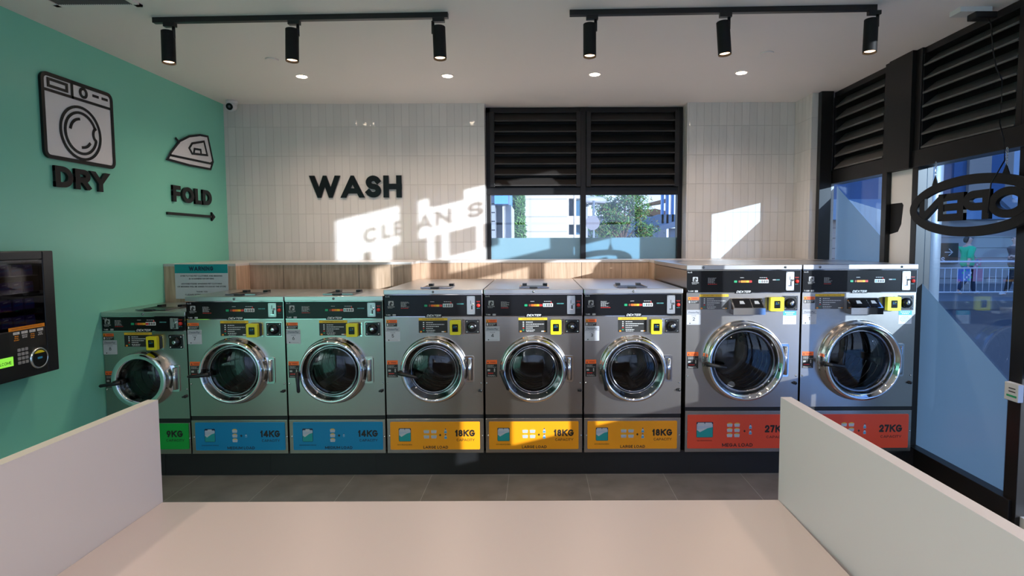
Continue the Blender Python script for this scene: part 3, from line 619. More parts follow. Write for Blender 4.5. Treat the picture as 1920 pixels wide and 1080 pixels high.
        for f0, f1 in ((.05, .60), (.63, .95)):
            q_.face([sl(f0, .92), sl(f1, .92), sl(f1, .08), sl(f0, .08)], blackgloss)
            mid_ = (f0+f1)/2; q_.face([sl(mid_-.08, .6)+nrm*.3, sl(mid_+.08, .6)+nrm*.3, sl(mid_+.06, .3)+nrm*.3, sl(mid_-.06, .3)+nrm*.3], dwhite)
        q_.build('dispenser_flap', so_)
    # small hardware
    kx, kz = Xc(*s['knob']), Zc(s['knob'][1]); kb = MB(); kb.lathe(kx, kz, [(.012, 0), (.012, -.015), (.008, -.020), (.0005, -.021)], black, 16); kb.box(kx-.02, kx+.002, -.018, -.010, kz-.008, kz+.004, black); kb.build('release_knob', t)
    hs = MB()
    for fx, zz in ((.02, kz+.055), (.975, kz+.055), (.03, zbt*.5), (.985, zbt*.5)): hs.lathe(W*fx, zz, [(.007, 0), (.005, -.004), (.0005, -.005)], chrome, 10, -.002)
    hs.build('screw', t)
    # door
    dr = bpy.data.objects.new('door', None); C.objects.link(dr); dr.parent = t; dr.location = (dxc, 0, dzc); gf = s['gf']; dp = .105 if big else .09
    q_ = MB()
    if kind == '9':
        pr = [(1.0, 0), (1.0, -.02), (.97, -.045), (.95, -.07), (.935, -.080), (.92, -.083), (gf+.03, -.083), (gf+.01, -.080), (gf-.02, -.06), (gf-.05, -.035)]
    elif big:
        pr = [(1.0, 0), (1.0, -.015), (.975, -.02), (.97, -.05), (.96, -.075), (.935, -.098), (.90, -.108), (.865, -.106), (.845, -.095), (.83, -.090), (gf+.03, -.075), (gf, -.05), (gf-.01, -.04)]
    else:
        pr = [(1.0, 0), (1.0, -.012), (.965, -.016), (.96, -.045), (.945, -.070), (.915, -.088), (.875, -.094), (.84, -.090), (.825, -.082), (gf+.05, -.050), (gf+.01, -.032), (gf, -.030)]
    q_.lathe(0, 0, [(r*DR, y) for r, y in pr], chrome, 96); q_.build('door_ring', dr)
    q_ = MB(); q_.lathe(0, 0, [((gf+.0)*DR, -.036), ((gf-.02)*DR, -.045), ((gf-.04)*DR, -.036), ((gf-.05)*DR, -.01), ((gf-.06)*DR, .03)], darkchrome, 64); q_.build('inner_rim', dr)
    q_ = MB(); gr = gf-.04; q_.lathe(0, 0, [(gr*DR, -.036), (gr*.85*DR, -.046), (gr*.6*DR, -.056), (gr*.3*DR, -.062), (.002, -.064)], doorglass, 64, close=False); q_.build('door_glass', dr)
    # hinge bracket on right, lever on left
    q_ = MB(); hh = .095 if not big else .12; hx = DR*.985
    q_.prism(rrect(hx-.03, hx+.048, -hh-.006, hh+.006, .012), -.010, 0, chrome); q_.prism(rrect(hx+.0, hx+.040, -hh+.01, hh-.01, .008), -.014, -.008, darkchrome)
    q_.tube([(hx+.020, -.022, -hh+.012), (hx+.020, -.022, hh-.012)], .011, chrome, 14); q_.build('hinge', dr)
    q_ = MB(); ang = R(hang); pv = Vector((-DR*.93+(.075 if hang > 90 else 0), -.10, -.01)); d_ = Vector((math.cos(ang), 0, math.sin(ang)))
    q_.tube([pv+Vector((0, .05, 0)), pv], .020, black, 14)
    q_.tube([pv-d_*.018+Vector((0, -.006, 0)), pv+d_*.03+Vector((0, -.014, 0)), pv+d_*.075+Vector((0, -.02, 0)), pv+d_*.125+Vector((0, -.024, 0)), pv+d_*.135+Vector((0, -.024, 0))], [.016, .015, .012, .013, .006], black, 12); q_.build('door_handle', dr)
    # drum
    q_ = MB(); r0 = hr*.98; q_.lathe(0, 0, [(r0, .002), (r0*.96, .02), (r0*.86, .03), (r0*.84, .05)], rubber, 64)
    q_.lathe(0, 0, [(r0*.84, .05), (r0*.84, .08), (r0*.88, .09), (r0*.88, D*.75 if D < 1 else .62)], drumm, 64)
    yb = D*.75 if D < 1 else .62; q_.lathe(0, 0, [(r0*.88, yb), (r0*.6, yb-.005), (r0*.58, yb-.03), (r0*.3, yb-.03), (.001, yb-.02)], drumm, 48)
    for k in range(3):
        a = R(90+120*k+n*23); q_.tube([(r0*.80*math.cos(a), .08, r0*.80*math.sin(a)), (r0*.80*math.cos(a), yb-.02, r0*.80*math.sin(a))], .03, drumm, 8)
    for k in range(6): q_.lathe(0, 0, [(r0*.875, .12+k*.08), (r0*.855, .124+k*.08), (r0*.875, .128+k*.08)], darkchrome, 48)
    o = q_.build('drum', t); o.location = (dxc, 0, dzc)
    return t
row = [('9', 8, -3.297, 'smallest stainless washer numbered 8 against the green wall, behind the left divider', 188),
       ('14', 7, -2.655, 'stainless washer numbered 7 with blue 14KG label and handle pointing left', 184),
       ('14', 6, -1.905, 'stainless washer numbered 6 with blue 14KG label and door handle hanging down', -85),
       ('18', 5, -1.155, 'stainless washer numbered 5 with orange 18KG label and handle turned sideways', -12),
       ('18', 4, -.398, 'stainless washer numbered 4 with orange 18KG label, in the middle of the orange three', -68),
       ('18', 3, .357, 'stainless washer numbered 3 with orange 18KG label beside the big washers', -80),
       ('27', 2, 1.130, 'large stainless washer numbered 2 with red 27KG MEGA LOAD label and soap box', -10),
       ('27', 1, 2.006, 'large stainless washer numbered 1 at the end of the row beside the side window', -8)]
for a in row: washer(*a)
# ------------------------------------------------------------------ wall signs
def strokes(m, pls, t, y, d, mt):
    for pl in pls:
        for iq, q_ in enumerate(thick(pl, t)): m.prism(q_, y-(iq % 7)*.0001, y+d, mt)
def word_sign(word, label, x0, x1, z, h, y, loc, rotz, t):
    th = thing('wall_lettering', label, 'sign', loc, rotz); L, wd = letters(word, h, t, .11); k = (x1-x0)/wd
    for ch in L:
        m = MB()
        for iq, q_ in enumerate(ch): m.prism([(x0+px*k, z+pz) for px, pz in q_], y-iq*.0001, y+.018+iq*.0001, wallblack)
        m.build('letter', th)
    return th
a = at(583, 371, Y=6.29); b = at(753, 329, Y=6.29)
word_sign('WASH', 'black raised word WASH on the white tiled wall', a.x, b.x, a.z, b.z-a.z, -.022, (0, YB, 0), 0, .25)
LW = XL+.001     # left wall signs: local x = world Y, facing +X
def LA(x, y): p = at(x, y, X=XL+.02); return p.y, p.z
a = LA(102, 345); b = LA(203, 330); 
word_sign('DRY', 'black raised word DRY below the dryer pictogram on the green wall', a[0]+.01, b[0], 2.195, .145, -.022, (XL, 0, 0), R(90), .25)
a = LA(325, 376); b = LA(397, 376)
word_sign('FOLD', 'black raised word FOLD above the arrow on the green wall', a[0], b[0], 2.185, .148, -.022, (XL, 0, 0), R(90), .25)
ar = MB(); a = LA(315, 396); b = LA(404, 403); zz = 2.075; ar.box(a[0], b[0]-.05, -.020, -.002, zz-.012, zz+.012, wallblack); ar.prism([(b[0]-.06, zz-.045), (b[0], zz), (b[0]-.06, zz+.045)], -.020, -.002, wallblack)
tag(ar.build('arrow_sign', None, loc=(XL, 0, 0), rotz=R(90)), 'long black arrow under the word FOLD pointing to the corner', 'sign')
iconwhite = mat('icon_white', (.80, .80, .82), .25)
# dryer icon
a = LA(76, 128); b = LA(214, 310); dx0, dx1, dz0, dz1 = a[0], LA(214, 250)[0], 2.385, 2.955; dw = dx1-dx0
dt = thing('dryer_pictogram', 'large white and black clothes dryer pictogram on the green wall', 'sign', (XL, 0, 0), R(90))
m = MB(); m.rplate(dx0, dx1, dz0, dz1, -.014, -.002, .045, iconwhite); m.build('plate', dt)
m = MB(); pl = rrect(dx0+.009, dx1-.009, dz0+.009, dz1-.009, .04); pl.append(pl[0]); zt_ = dz1-.115
cx, cz = dx0+dw*.50, dz0+.215
st = [pl, [(dx0+.02, zt_), (dx1-.02, zt_)], [(dx0+dw*.40, zt_), (dx0+dw*.40, dz1-.02)]]
rr = [(dx0+dw*.09, zt_+.03), (dx0+dw*.33, zt_+.03), (dx0+dw*.33, zt_+.075), (dx0+dw*.09, zt_+.075), (dx0+dw*.09, zt_+.03)]
st += [rr, arc(dx0+dw*.56, zt_+.055, .030, .030, 0, 360, 24), [(dx0+dw*.71, zt_+.06), (dx0+dw*.77, zt_+.06)], [(dx0+dw*.85, zt_+.06), (dx0+dw*.91, zt_+.06)],
       arc(cx, cz, .185, .185, 0, 360, 48), arc(cx, cz, .145, .145, 25, 345, 40)+arc(cx+.150, cz+.012, .035, .045, 250, 110, 10), arc(cx, cz, .10, .10, 100, 165, 12), arc(cx, cz, .10, .10, 275, 320, 10)]
strokes(m, st[:1], .026, -.019, .017, wallblack); strokes(m, st[1:], .019, -.019, .006, wallblack); m.build('outline', dt)
# iron icon
it = thing('iron_pictogram', 'small white and black clothes iron pictogram above the word FOLD', 'sign', (XL, 0, 0), R(90))
ip = lambda x, y: (LA(x, y))
IC = lambda cx_, cy_: ip(cx_*480/1080, cy_*480/1080)
body = [IC(708, 672), IC(725, 640), IC(760, 595), IC(800, 575), IC(845, 570), IC(878, 576), IC(900, 682), IC(890, 714), IC(800, 697)]
m = MB(); m.prism(body, -.014, -.002, iconwhite); m.build('plate', it)
m = MB(); st = [body+[body[0]], [IC(722, 655), IC(890, 690), IC(900, 682)], [IC(800, 625), IC(812, 605), IC(862, 597), IC(876, 655), IC(812, 648), IC(800, 625)], [IC(820, 645), IC(822, 628), IC(848, 632), IC(850, 650)], [IC(745, 585), IC(757, 600)]]
strokes(m, st, .020, -.019, .006, wallblack); m.build('outline', it)
# ------------------------------------------------------------------ vending machine on left wall
VX = .17
vb = at(99, 470, X=XL+VX); vY1 = vb.y; zt2 = vb.z; zb2 = at(112, 692, X=XL+VX).z
vt = thing('vending_machine', 'black wall-mounted detergent vending machine with lit keypad on the green wall', 'vending machine', (XL, 0, 0), R(90))
vY0 = vY1-1.0; b0 = MB(); fr = -VX
b0.box(vY0, vY1, -.03, -.001, zb2, zt2, black); b0.box(vY0, vY0+.09, fr, -.03, zb2, zt2, black); b0.box(vY1-.085, vY1, fr, -.03, zb2, zt2, black); b0.box(vY0+.09, vY1-.085, fr, -.03, zt2-.055, zt2, black); b0.box(vY0+.09, vY1-.085, fr, -.03, zb2, zb2+.30, black)
b0.build('cabinet', vt, .006)
def VA(x, y): p = at(x, y, X=XL+VX); return p.y, p.z
MB().box(vY0+.09, vY1-.085, fr+.004, fr+.008, zb2+.30, zt2-.055, glass('vending_glass', (.5, .5, .55), .03)).build('glass_front', vt)
sh = MB(); packs = []
pm = [mat('pack_purple', (.10, .06, .28), .25), mat('pack_blue', (.03, .10, .40), .25), mat('pack_white', (.45, .45, .6), .25)]
wmid = zb2+.30; span = zt2-.055-wmid
for k in range(4):
    z = wmid+span*(k*.25)+.006; s_ = MB(); s_.box(vY0+.09, vY1-.085, fr+.02, -.03, z, z+.007, darkchrome); s_.build('shelf', vt)
for k in range(4):
    z = wmid+span*(k*.25)+.0135
    for j in range(9):
        y = vY1-.15-j*.082
        if y < vY0+.1: continue
        q_ = MB(); hgt = span*.15; q_.prism([(y-.034, z), (y+.034, z), (y+.036, z+hgt*.5), (y+.03, z+hgt), (y-.03, z+hgt), (y-.036, z+hgt*.5)], fr+.04, fr+.10, pm[0]); q_.prism([(y-.03, z+hgt*.3), (y+.03, z+hgt*.42), (y+.03, z+hgt*.62), (y-.03, z+hgt*.5)], fr+.0385, fr+.0398, pm[1]); q_.prism([(y-.02, z+hgt*.7), (y+.01, z+hgt*.75), (y+.01, z+hgt*.85), (y-.02, z+hgt*.8)], fr+.0385, fr+.0398, pm[2])
        o = q_.build('detergent_packet', None, .004, loc=(XL, 0, 0), rotz=R(90)); tag(o, 'purple and blue detergent packet standing in the wall vending machine', 'detergent packet', 'detergent packets in the vending machine')
m = MB(); a = VA(15, 615); b = VA(83, 605); c_ = VA(87, 640); m.rect(a[0], b[0], b[1]-.14, b[1]+.0, fr-.0010, ink); m.rect(a[0], b[0], b[1]-.022, b[1], fr-.0014, amber); put_font(m, 'VENDING PAYMENT INSTRUCTIONS', (a[0]+b[0])/2, b[1]-.015, .009, fr-.0022, brown, fit=(b[0]-a[0])*.85)
for k in range(4):
    xx = a[0]+(b[0]-a[0])*(.2+.22*k); m.rect(xx-.022, xx+.022, b[1]-.045, b[1]-.03, fr-.0017, white); put_font(m, 'STEP %d' % (k+1), xx, b[1]-.041, .007, fr-.0022, ink, fit=.034); lines(m, xx-.02, xx+.02, b[1]-.085+.012*(k % 2), b[1]-.05, 3, fr-.0017, amber if k % 2 == 0 else white, k+1, True)
m.build('instruction_label', vt)
m = MB(); a = VA(34, 684)
for r_ in range(4):
    for c2 in range(3): m.rplate(a[0]+c2*.026, a[0]+c2*.026+.019, a[1]+r_*.026, a[1]+r_*.026+.018, fr-.004, fr, .003, mat('key_grey', (.30, .30, .31), .4))
m.build('keypad', vt)
m = MB(); a = VA(72, 671); m.lathe(a[0]+.0, a[1], [(.066, 0), (.066, -.010), (.058, -.014), (.056, -.010)], chrome, 40, fr); m.lathe(a[0], a[1], [(.057, -.009), (.001, -.009)], blackgloss, 40, fr); m.prism(arc(a[0], a[1], .05, .05, 40, 140, 12), fr-.0105, fr-.0095, yellow); m.rect(a[0]-.018, a[0]+.018, a[1]-.004, a[1]+.008, fr-.011, bluep); m.build('card_reader', vt)
m = MB(); a = VA(0, 690); b = VA(24, 678); m.box(b[0]-.20, b[0], fr-.004, fr, b[1]-.025, b[1]+.03, mat('lcd_green', (.25, .75, .06), emit=.55)); put_text(m, 'WELCOME', b[0]-.07, b[1]-.012, .018, fr-.005, ink, t=.16, fit=.11); m.build('display', vt)
# ------------------------------------------------------------------ folding counter and dividers
ctop = .96; cf = thing('folding_counter', 'wide white laminate folding counter in the foreground between two dividers', 'counter', (0, 1, 0))
a = at(310, 937, Z=ctop); b = at(1464, 941, Z=ctop); cy1 = (a.y+b.y)/2
q = MB(); q.box(a.x+.0005, b.x-.0005, -1.9, cy1-1, ctop-.04, ctop, lam); q.build('counter_top', cf, .002)
q = MB(); q.box(a.x+.001, b.x-.001, -1.8, cy1-1.25, 0, ctop-.04, lam); q.build('counter_base', cf)
def divider(label, inner_far, inner_near, out, zt_, far_y, near_y):
    m = MB(); s_ = out
    P4 = [(inner_far, far_y), (inner_near, near_y), (inner_near+s_, near_y), (inner_far+s_, far_y)]
    v = [(x, y, z) for z in (0, zt_) for x, y in P4]
    for f_ in ((0, 1, 5, 4), (1, 2, 6, 5), (2, 3, 7, 6), (3, 0, 4, 7), (3, 2, 1, 0)): m.face([v[i] for i in f_], lamcool)
    m.face([v[4], v[5], v[6], v[7]], lamedge if out < 0 else lamcool)
    tag(m.build('counter_divider', None, 0), label, 'divider')
zd = at(302, 750, Y=cy1).z
divider('white upright divider board at the left end of the counter', a.x, a.x+.0, -.034, zd, cy1+.004, -.3)
nr = at(1920, 1015, Z=at(1466, 745, Y=cy1).z)
xf = b.x+.0; slope = (nr.x-xf)/(nr.y-cy1)
divider('pale beige-white upright divider board at the right end of the counter', xf, xf+slope*(-.3-cy1), .034, at(1466, 745, Y=cy1).z, cy1+.004, -.3)
# ------------------------------------------------------------------ ceiling fittings
def track(p0, p1, heads, nm):
    a, b = at(*p0, Z=CEIL), at(*p1, Z=CEIL); L_ = (b-a).length; ang = math.atan2(b.y-a.y, b.x-a.x)
    t = thing('track_light', nm, 'track light', (a.x, a.y, CEIL), ang)
    m = MB(); m.box(0, L_, -.018, .018, -.034, -.0, black); m.build('track', t, .002)
    for hx, tl, side in heads:
        p = at(hx, p0[1]+8, Z=CEIL); xx = (p.x-a.x); q_ = MB(); q_.box(xx-.03, xx+.045, -.016, .016, -.058, -.034, black); q_.tube([(xx+.03*side, 0, -.05), (xx+.03*side, 0, -.13)], .010, black, 10)
        h = q_.build('spot_head', t)
        c0 = Vector((xx-.008*side, 0, -.088)); d_ = Vector((tl, -.06, -1)).normalized(); m2 = MB(); m2.tube([c0, c0+d_*.205], .041, blackmat, 28, caps=False)
        m2.tube([c0, c0+d_*.003], .041, blackmat, 28); m2.build('shade', h)
        e_ = c0+d_*.19; m3 = MB(); m3.tube([e_, e_+d_*.002], .034, warmglow, 20); m3.build('bulb', h)
        wp = t.matrix_world if False else None
        l = bpy.data.lights.new('spot', 'SPOT'); l.energy = 14; l.spot_size = R(75); l.spot_blend = .6; l.color = (1, .78, .58); l.shadow_soft_size = .03
        o = bpy.data.objects.new('track_spot', l); C.objects.link(o); o.parent = h; o.location = c0+d_*.215; o.rotation_euler = d_.to_track_quat('-Z', 'Y').to_euler()
track((288, 34), (840, 24), [(330, .03, 1), (563, -.0, 1), (828, .04, -1)], 'black ceiling track with three spotlights, the left one of two')
track((1068, 20), (1643, 10), [(1106, .0, 1), (1348, .06, 1), (1612, -.05, 1)], 'black ceiling track with three spotlights, the right one of two')
for i, (x, y, lb) in enumerate(((566, 143, 'leftmost recessed round downlight in the ceiling, above washer 7'), (839, 142, 'recessed round downlight above the word WASH side of the window'), (1115, 139, 'recessed round downlight in front of the back window louvre'), (1390, 136, 'rightmost recessed round downlight in the ceiling near the side window'))):
    p = at(x, y, Z=CEIL); t = thing('downlight', lb, 'ceiling light', (p.x, p.y, CEIL), group='recessed downlights along the back')
    m = MB(); m.tube([(0, 0, -.004), (0, 0, 0)], .058, ceilm, 32); m.build('trim_ring', t); m = MB(); m.tube([(0, 0, -.006), (0, 0, -.004)], .043, lampglow, 28); m.build('lens', t)
    l = bpy.data.lights.new('downlight_lamp', 'SPOT'); l.energy = 36; l.spot_size = R(150); l.spot_blend = .8; l.color = (1, .76, .60); l.shadow_soft_size = .05
    o = bpy.data.objects.new('downlight_lamp', l); C.objects.link(o); o.parent = t; o.location = (0, 0, -.02)
for x in (-2.1, -.7, .6, 1.9):  # unseen downlights added to lift the interior light
    for y in (-2.2, -.6, 1.3):
        t = thing('downlight', 'added recessed fill downlight in the ceiling, out of frame, brightening the room', 'ceiling light', (x, y, CEIL), group='added fill downlights out of frame')
        m = MB(); m.tube([(0, 0, -.004), (0, 0, 0)], .058, ceilm, 24); m.build('trim_ring', t); m = MB(); m.tube([(0, 0, -.006), (0, 0, -.004)], .043, lampglow, 24); m.build('lens', t)
        l = bpy.data.lights.new('downlight_lamp', 'SPOT'); l.energy = 24; l.spot_size = R(160); l.spot_blend = .8; l.color = (1, .76, .60); l.shadow_soft_size = .05
        o = bpy.data.objects.new('downlight_lamp', l); C.objects.link(o); o.parent = t; o.location = (0, 0, -.02)
for x, y, lb in ((510, 111, 'flat round white ceiling disc on the left, beside the leftmost downlight'), (1438, 99, 'flat round white ceiling disc on the right, below the right track')):
    p = at(x, y, Z=CEIL); m = MB(); m.tube([(p.x, p.y, CEIL-.012), (p.x, p.y, CEIL)], .05, ceilm, 28); tag(m.build('ceiling_disc'), lb, 'ceiling disc')
# air vent
t = thing('air_vent', 'grey slatted air vent grille in the ceiling at the top left', 'vent', (0, 0, CEIL)); vx0, vx1, vy0, vy1 = -2.95, -2.42, 3.2, 3.72
m = MB(); m.box(vx0, vx1, vy1-.035, vy1, -.012, 0, ceilm); m.box(vx0, vx1, vy0, vy0+.035, -.012, 0, ceilm); m.box(vx0, vx0+.035, vy0, vy1, -.012, 0, ceilm); m.box(vx1-.035, vx1, vy0, vy1, -.012, 0, ceilm); m.build('frame', t)
m = MB(); gm = mat('vent_grey', (.14, .14, .14), .5); m.box(vx0+.035, vx1-.035, vy0+.035, vy1-.035, -.002, -.0005, ink)
k = vx0+.04
while k < vx1-.04: m.box(k, k+.005, vy0+.035, vy1-.035, -.010, -.003, gm); k += .013
m.build('grille', t)
# security camera
p = at(435, 203, Y=6.15); t = thing('security_camera', 'small white dome security camera in the ceiling corner above the green wall', 'security camera', (p.x, p.y, CEIL))
m = MB(); wc = mat('camera_white', (.7, .7, .7), .4); m.tube([(0, 0, -.03), (0, 0, 0)], .055, wc, 28); m.tube([(0, 0, -.05), (0, -.0, -.03)], [.045, .055], wc, 28); m.build('mount', t)
m = MB(); n_ = 8; m.tube([(0, .04, -.055), (0, .02, -.055), (0, -.02, -.065), (0, -.05, -.070)], [.02, .046, .05, .042], wc, 24); hd = m.build('eye_housing', t); m = MB(); m.tube([(0, -.0505, -.070), (0, -.054, -.071)], .035, blackgloss, 24); m.tube([(0, -.054, -.071), (0, -.058, -.072)], [.014, .012], mat('lens_grey', (.1, .1, .12), .1), 16); m.build('lens', hd)
# sign transformer and cord
p = at(1832, 18, Z=CEIL); t = thing('ceiling_power_point', 'white and black power point on the ceiling by the side window feeding the cord', 'power point', (p.x, p.y, CEIL))
m = MB(); m.box(-.14, .06, -.05, .05, -.03, 0, wc); m.build('cover', t); m = MB(); m.box(-.05, .09, -.06, .02, -.07, -.03, black); m.build('plug', t, .006)
cp = [at(1848, 28, X=2.70)]+[at(x, y, X=2.84) for x, y in ((1858, 45), (1862, 95), (1868, 128), (1879, 150), (1878, 190), (1874, 230), (1882, 262), (1884, 300), (1858, 345), (1852, 400))]
cp[0] = Vector((p.x+.05, p.y-.02, CEIL-.05)); m = MB(); m.tube(cp, .004, black, 8); tag(m.build('power_cord'), 'thin black cord dangling from the ceiling to the open sign', 'cord')
# open sign
OX = 2.88; oc = 3.93; ozc = H+.235
os_ = thing('open_sign', 'black oval OPEN sign hung on chains in the side window, seen from behind', 'sign', (OX, oc, ozc), R(90))
m = MB()
def ell(rx, rz, n=64): return [(rx*math.cos(2*math.pi*i/n), rz*math.sin(2*math.pi*i/n)) for i in range(n)]
eo, ei = ell(.60, .205), ell(.515, .140)
for i in range(64):
    j = (i+1) % 64; m.prism([eo[i], eo[j], ei[j], ei[i]], -.012, .012, blackmat)
m.build('oval_frame', os_)
m = MB(); L, wd = letters('OPEN', .20, .27, .0, 1.25); k = .93/wd
L, wd = letters('OPEN', .19, .26, -.02, 1.35); k = .98/wd
for ch in L:
    m = MB()
    for iq, q_ in enumerate(ch): m.prism([(-.49+px*k, -.095+pz) for px, pz in q_], -.014-iq*.0001, .010+iq*.0001, blackmat)
    m.build('letter', os_)
for yy_, lb in ((4.27, 'far'), (3.63, 'near')):
    m = MB(); dzz = .178; m.prism([(yy_-oc-.03, dzz-.01), (yy_-oc+.03, dzz-.01), (yy_-oc, dzz+.055)], -.004, .004, blackmat); m.build('hanger', os_)
    m = MB(); z0_ = ozc+dzz+.045; z1_ = tz; nn = int((z1_-z0_)/.016)
    for k in range(nn):
        zc_ = z0_+(k+.5)*(z1_-z0_)/nn; r_ = .006; pts = [(OX+(r_*math.cos(a_) if k % 2 else 0), yy_+(0 if k % 2 else r_*math.cos(a_)), zc_+.011*math.sin(a_)) for a_ in [2*math.pi*i/8 for i in range(9)]]
        m.tube(pts, .0018, chrome, 5, caps=False)
    tag(m.build('sign_chain'), 'steel chain holding the %s end of the OPEN sign' % ('left' if lb == 'far' else 'right'), 'chain')
# sign edge outside and door contact box
bl = MB(); b = at(1690, 432, X=2.95); zt_ = at(1690, 380, X=2.95).z; bl.prism([(b.y, zt_-.02), (b.y+.02, zt_), (4.93, zt_), (4.93, b.z-.03), (b.y+.06, b.z-.01), (b.y+.02, b.z+.05)], -.02, 0, blackmat)
tag(bl.build('wall_plate', None, loc=(2.9595, 0, 0), rotz=R(90)), 'small black rounded plate on the pale column beside the OPEN sign', 'plate')
dc = at(1907, 735, X=XR-.05); t = thing('door_sensor', 'small white printed box on the black frame at the right edge', 'sensor', dc)
m = MB(); m.box(-.035, .0, -.05, .055, -.055, .055, wc); m.build('case', t, .004); m = MB(); m.box(-.0365, -.0355, -.04, .035, -.03, -.018, green); m.box(-.0365, -.0355, -.03, .02, .0, .006, ink); m.box(-.0365, -.0355, -.03, .02, .02, .026, ink); m.build('print', t)
m = MB(); a = at(1773, 590, X=XR+.028)
# ------------------------------------------------------------------ outdoors
exec_out = True
asph = mat('asphalt', (.035, .038, .045), .8, bump=(60, .3, (1, 1, 1))); pave = mat('pavement', (.18, .175, .17), .8)
m = MB(); m.box(-60, 120, YB+.9, 120, -.25, -.02, asph); m.box(XR+.2, 120, -60, YB+.9, -.25, -.02, asph); m.box(-60, XR+.2, -60, YF-.16, -.25, -.02, mat('bounce_pavement', (.72, .62, .54), .8)); struct(m.build('floor_outside'))  # front paving added, pale and warm, to bounce light onto the ceiling
def prop(name, label, cat, fn, group=None, loc=(0, 0, 0)):
    m = MB(); fn(m); return tag(m.build(name, None, loc=loc), label, cat, group)
galv = mat('galvanised', (.24, .29, .35), .45, .4, bump=(40, .1, (1, 1, 1)))
prop('steel_post', 'round galvanised steel post outside the side window, behind the OPEN sign', 'post', lambda m: m.tube([(4.30, 6.45, -.05), (4.30, 6.45, 4.2)], .115, galv, 28))
prop('steel_post', 'galvanised steel post outside at the right edge of the side window', 'post', lambda m: m.tube([(4.45, 5.30, -.05), (4.45, 5.30, 4.2)], .10, galv, 28))
# walkway, rail, far facade
wk = .20; m = MB(); m.box(8, 40, 15.6, 24, -.2, wk, pave); struct(m.build('floor_walkway'))
rl = thing('railing', 'white metal pedestrian railing in front of the walking people', 'railing', (12, 16.5, wk)); wh = mat('rail_white', (.75, .76, .78), .4); RX0, RX1 = 10.6, 15.2
m = MB(); m.tube([(RX0-12, 0, 1.02), (RX1-12, 0, 1.02)], .028, wh, 10); m.tube([(RX0-12, 0, .84), (RX1-12, 0, .84)], .016, wh, 8); m.tube([(RX0-12, 0, .16), (RX1-12, 0, .16)], .018, wh, 8); m.build('rail', rl)
xk = RX0
while xk < RX1:
    big_ = abs((xk-RX0) % 1.8) < .16
    m = MB(); m.tube([(xk-12, 0, .0 if big_ else .16), (xk-12, 0, 1.02 if big_ else .84)], .04 if big_ else .009, wh, 8); m.build('post' if big_ else 'baluster', rl); xk += .18
fac = thing('shopping_centre', 'blue and grey panelled building across the street, seen through the side window', 'building', (20, 22, 0))
m = MB(); wl = mat('facade_concrete', (.40, .385, .36), .7); m.box(-11, 20, 0, 1, 0, 2.6, wl)
for k in range(6): m.box(-11, 20, -.012, 0, .4+k*.38, .412+k*.38, asph)
m.build('lower_wall', fac)
m = MB(); m.box(-11, 20, -.3, 1, 2.6, 3.35, mat('facade_band', (.20, .33, .50), .5)); m.build('band', fac)
cols = [mat('fin_blue', (.10, .32, .70), .4), mat('fin_light', (.50, .62, .74), .4), mat('fin_grey', (.34, .35, .38), .5), mat('fin_tan', (.40, .34, .28), .5), mat('fin_navy', (.06, .13, .27), .35)]
rd = random.Random(4); xk = -11
while xk < 20:
    wk_ = rd.uniform(.25, .9); m = MB(); m.box(xk, xk+wk_, -rd.choice((0, .15, .3)), 1, 3.35, 9.5, rd.choice(cols+[cols[2], cols[3], cols[1]])); m.build('panel', fac); xk += wk_
m = MB(); m.prism([(-3.2, 3.4), (-2.7, 3.4), (1.0, .3), (.4, .3)], -.5, -.2, mat('brace_steel', (.25, .30, .36), .5)); m.build('diagonal_brace', fac)
sg = thing('direction_sign', 'dark directional sign with white lettering and arrow on the far wall', 'sign', (at(1748, 474, Y=21.9).x, 21.9, at(1748, 474, Y=21.9).z))
m = MB(); m.box(-.85, .95, -.03, .05, -.40, .36, ink); m.build('board', sg)
m = MB(); put_text(m, 'ATO', -.66, .16, .11, -.04, white, t=.12); put_text(m, 'L', -.42, -.12, .2, -.04, white, t=.2); put_text(m, 'PA', -.55, -.36, .2, -.04, white, t=.2); put_text(m, 'S', .38, -.36, .2, -.04, white, t=.2)
for q_ in thick([(.45, .02), (.72, .02)], .03)+thick([(.60, .14), (.73, .02), (.60, -.10)], .03): m.face([(x, -.04, z) for x, z in q_], white)
m.build('lettering', sg)
hb = thing('slatted_hoarding', 'pale slatted hoarding beyond the side window near the corner', 'hoarding', (0, 0, 0)); m = MB(); hm = mat('hoarding', (.82, .82, .76), .6)
a = at(1592, 375, Y=13); b = at(1680, 402, Y=11.5); 
for k in range(8):
    f0, f1 = k/8, (k+1)/8-.012; X0_, X1_ = a.x+(b.x-a.x)*f0, a.x+(b.x-a.x)*f1; z1_ = a.z+(b.z-a.z)*f0; z2_ = a.z+(b.z-a.z)*f1; y1_ = 13-1.5*f0; y2_ = 13-1.5*f1
    m.face([(X0_, y1_, .0), (X1_, y2_, .0), (X1_, y2_, z2_), (X0_, y1_, z1_)], hm); m.face([(X0_, y1_+.05, .0), (X1_, y2_+.05, .0), (X1_, y2_+.05, z2_), (X0_, y1_+.05, z1_)][::-1], hm)
m.build('slats', hb)
ob_ = thing('shade_block', 'added tall grey block out of frame, keeping the sun off the street', 'building', (34, 3, 0))  # unseen block added to shade the road and the far facade
m = MB(); m.box(0, 10, -17, 17, -.02, 14, wl)
for k in range(4):
    for j in range(12): m.box(-.03, 0, -16+j*2.8, -14.2+j*2.8, 1.2+k*3.2, 3.0+k*3.2, cols[4])
m.build('wall', ob_)
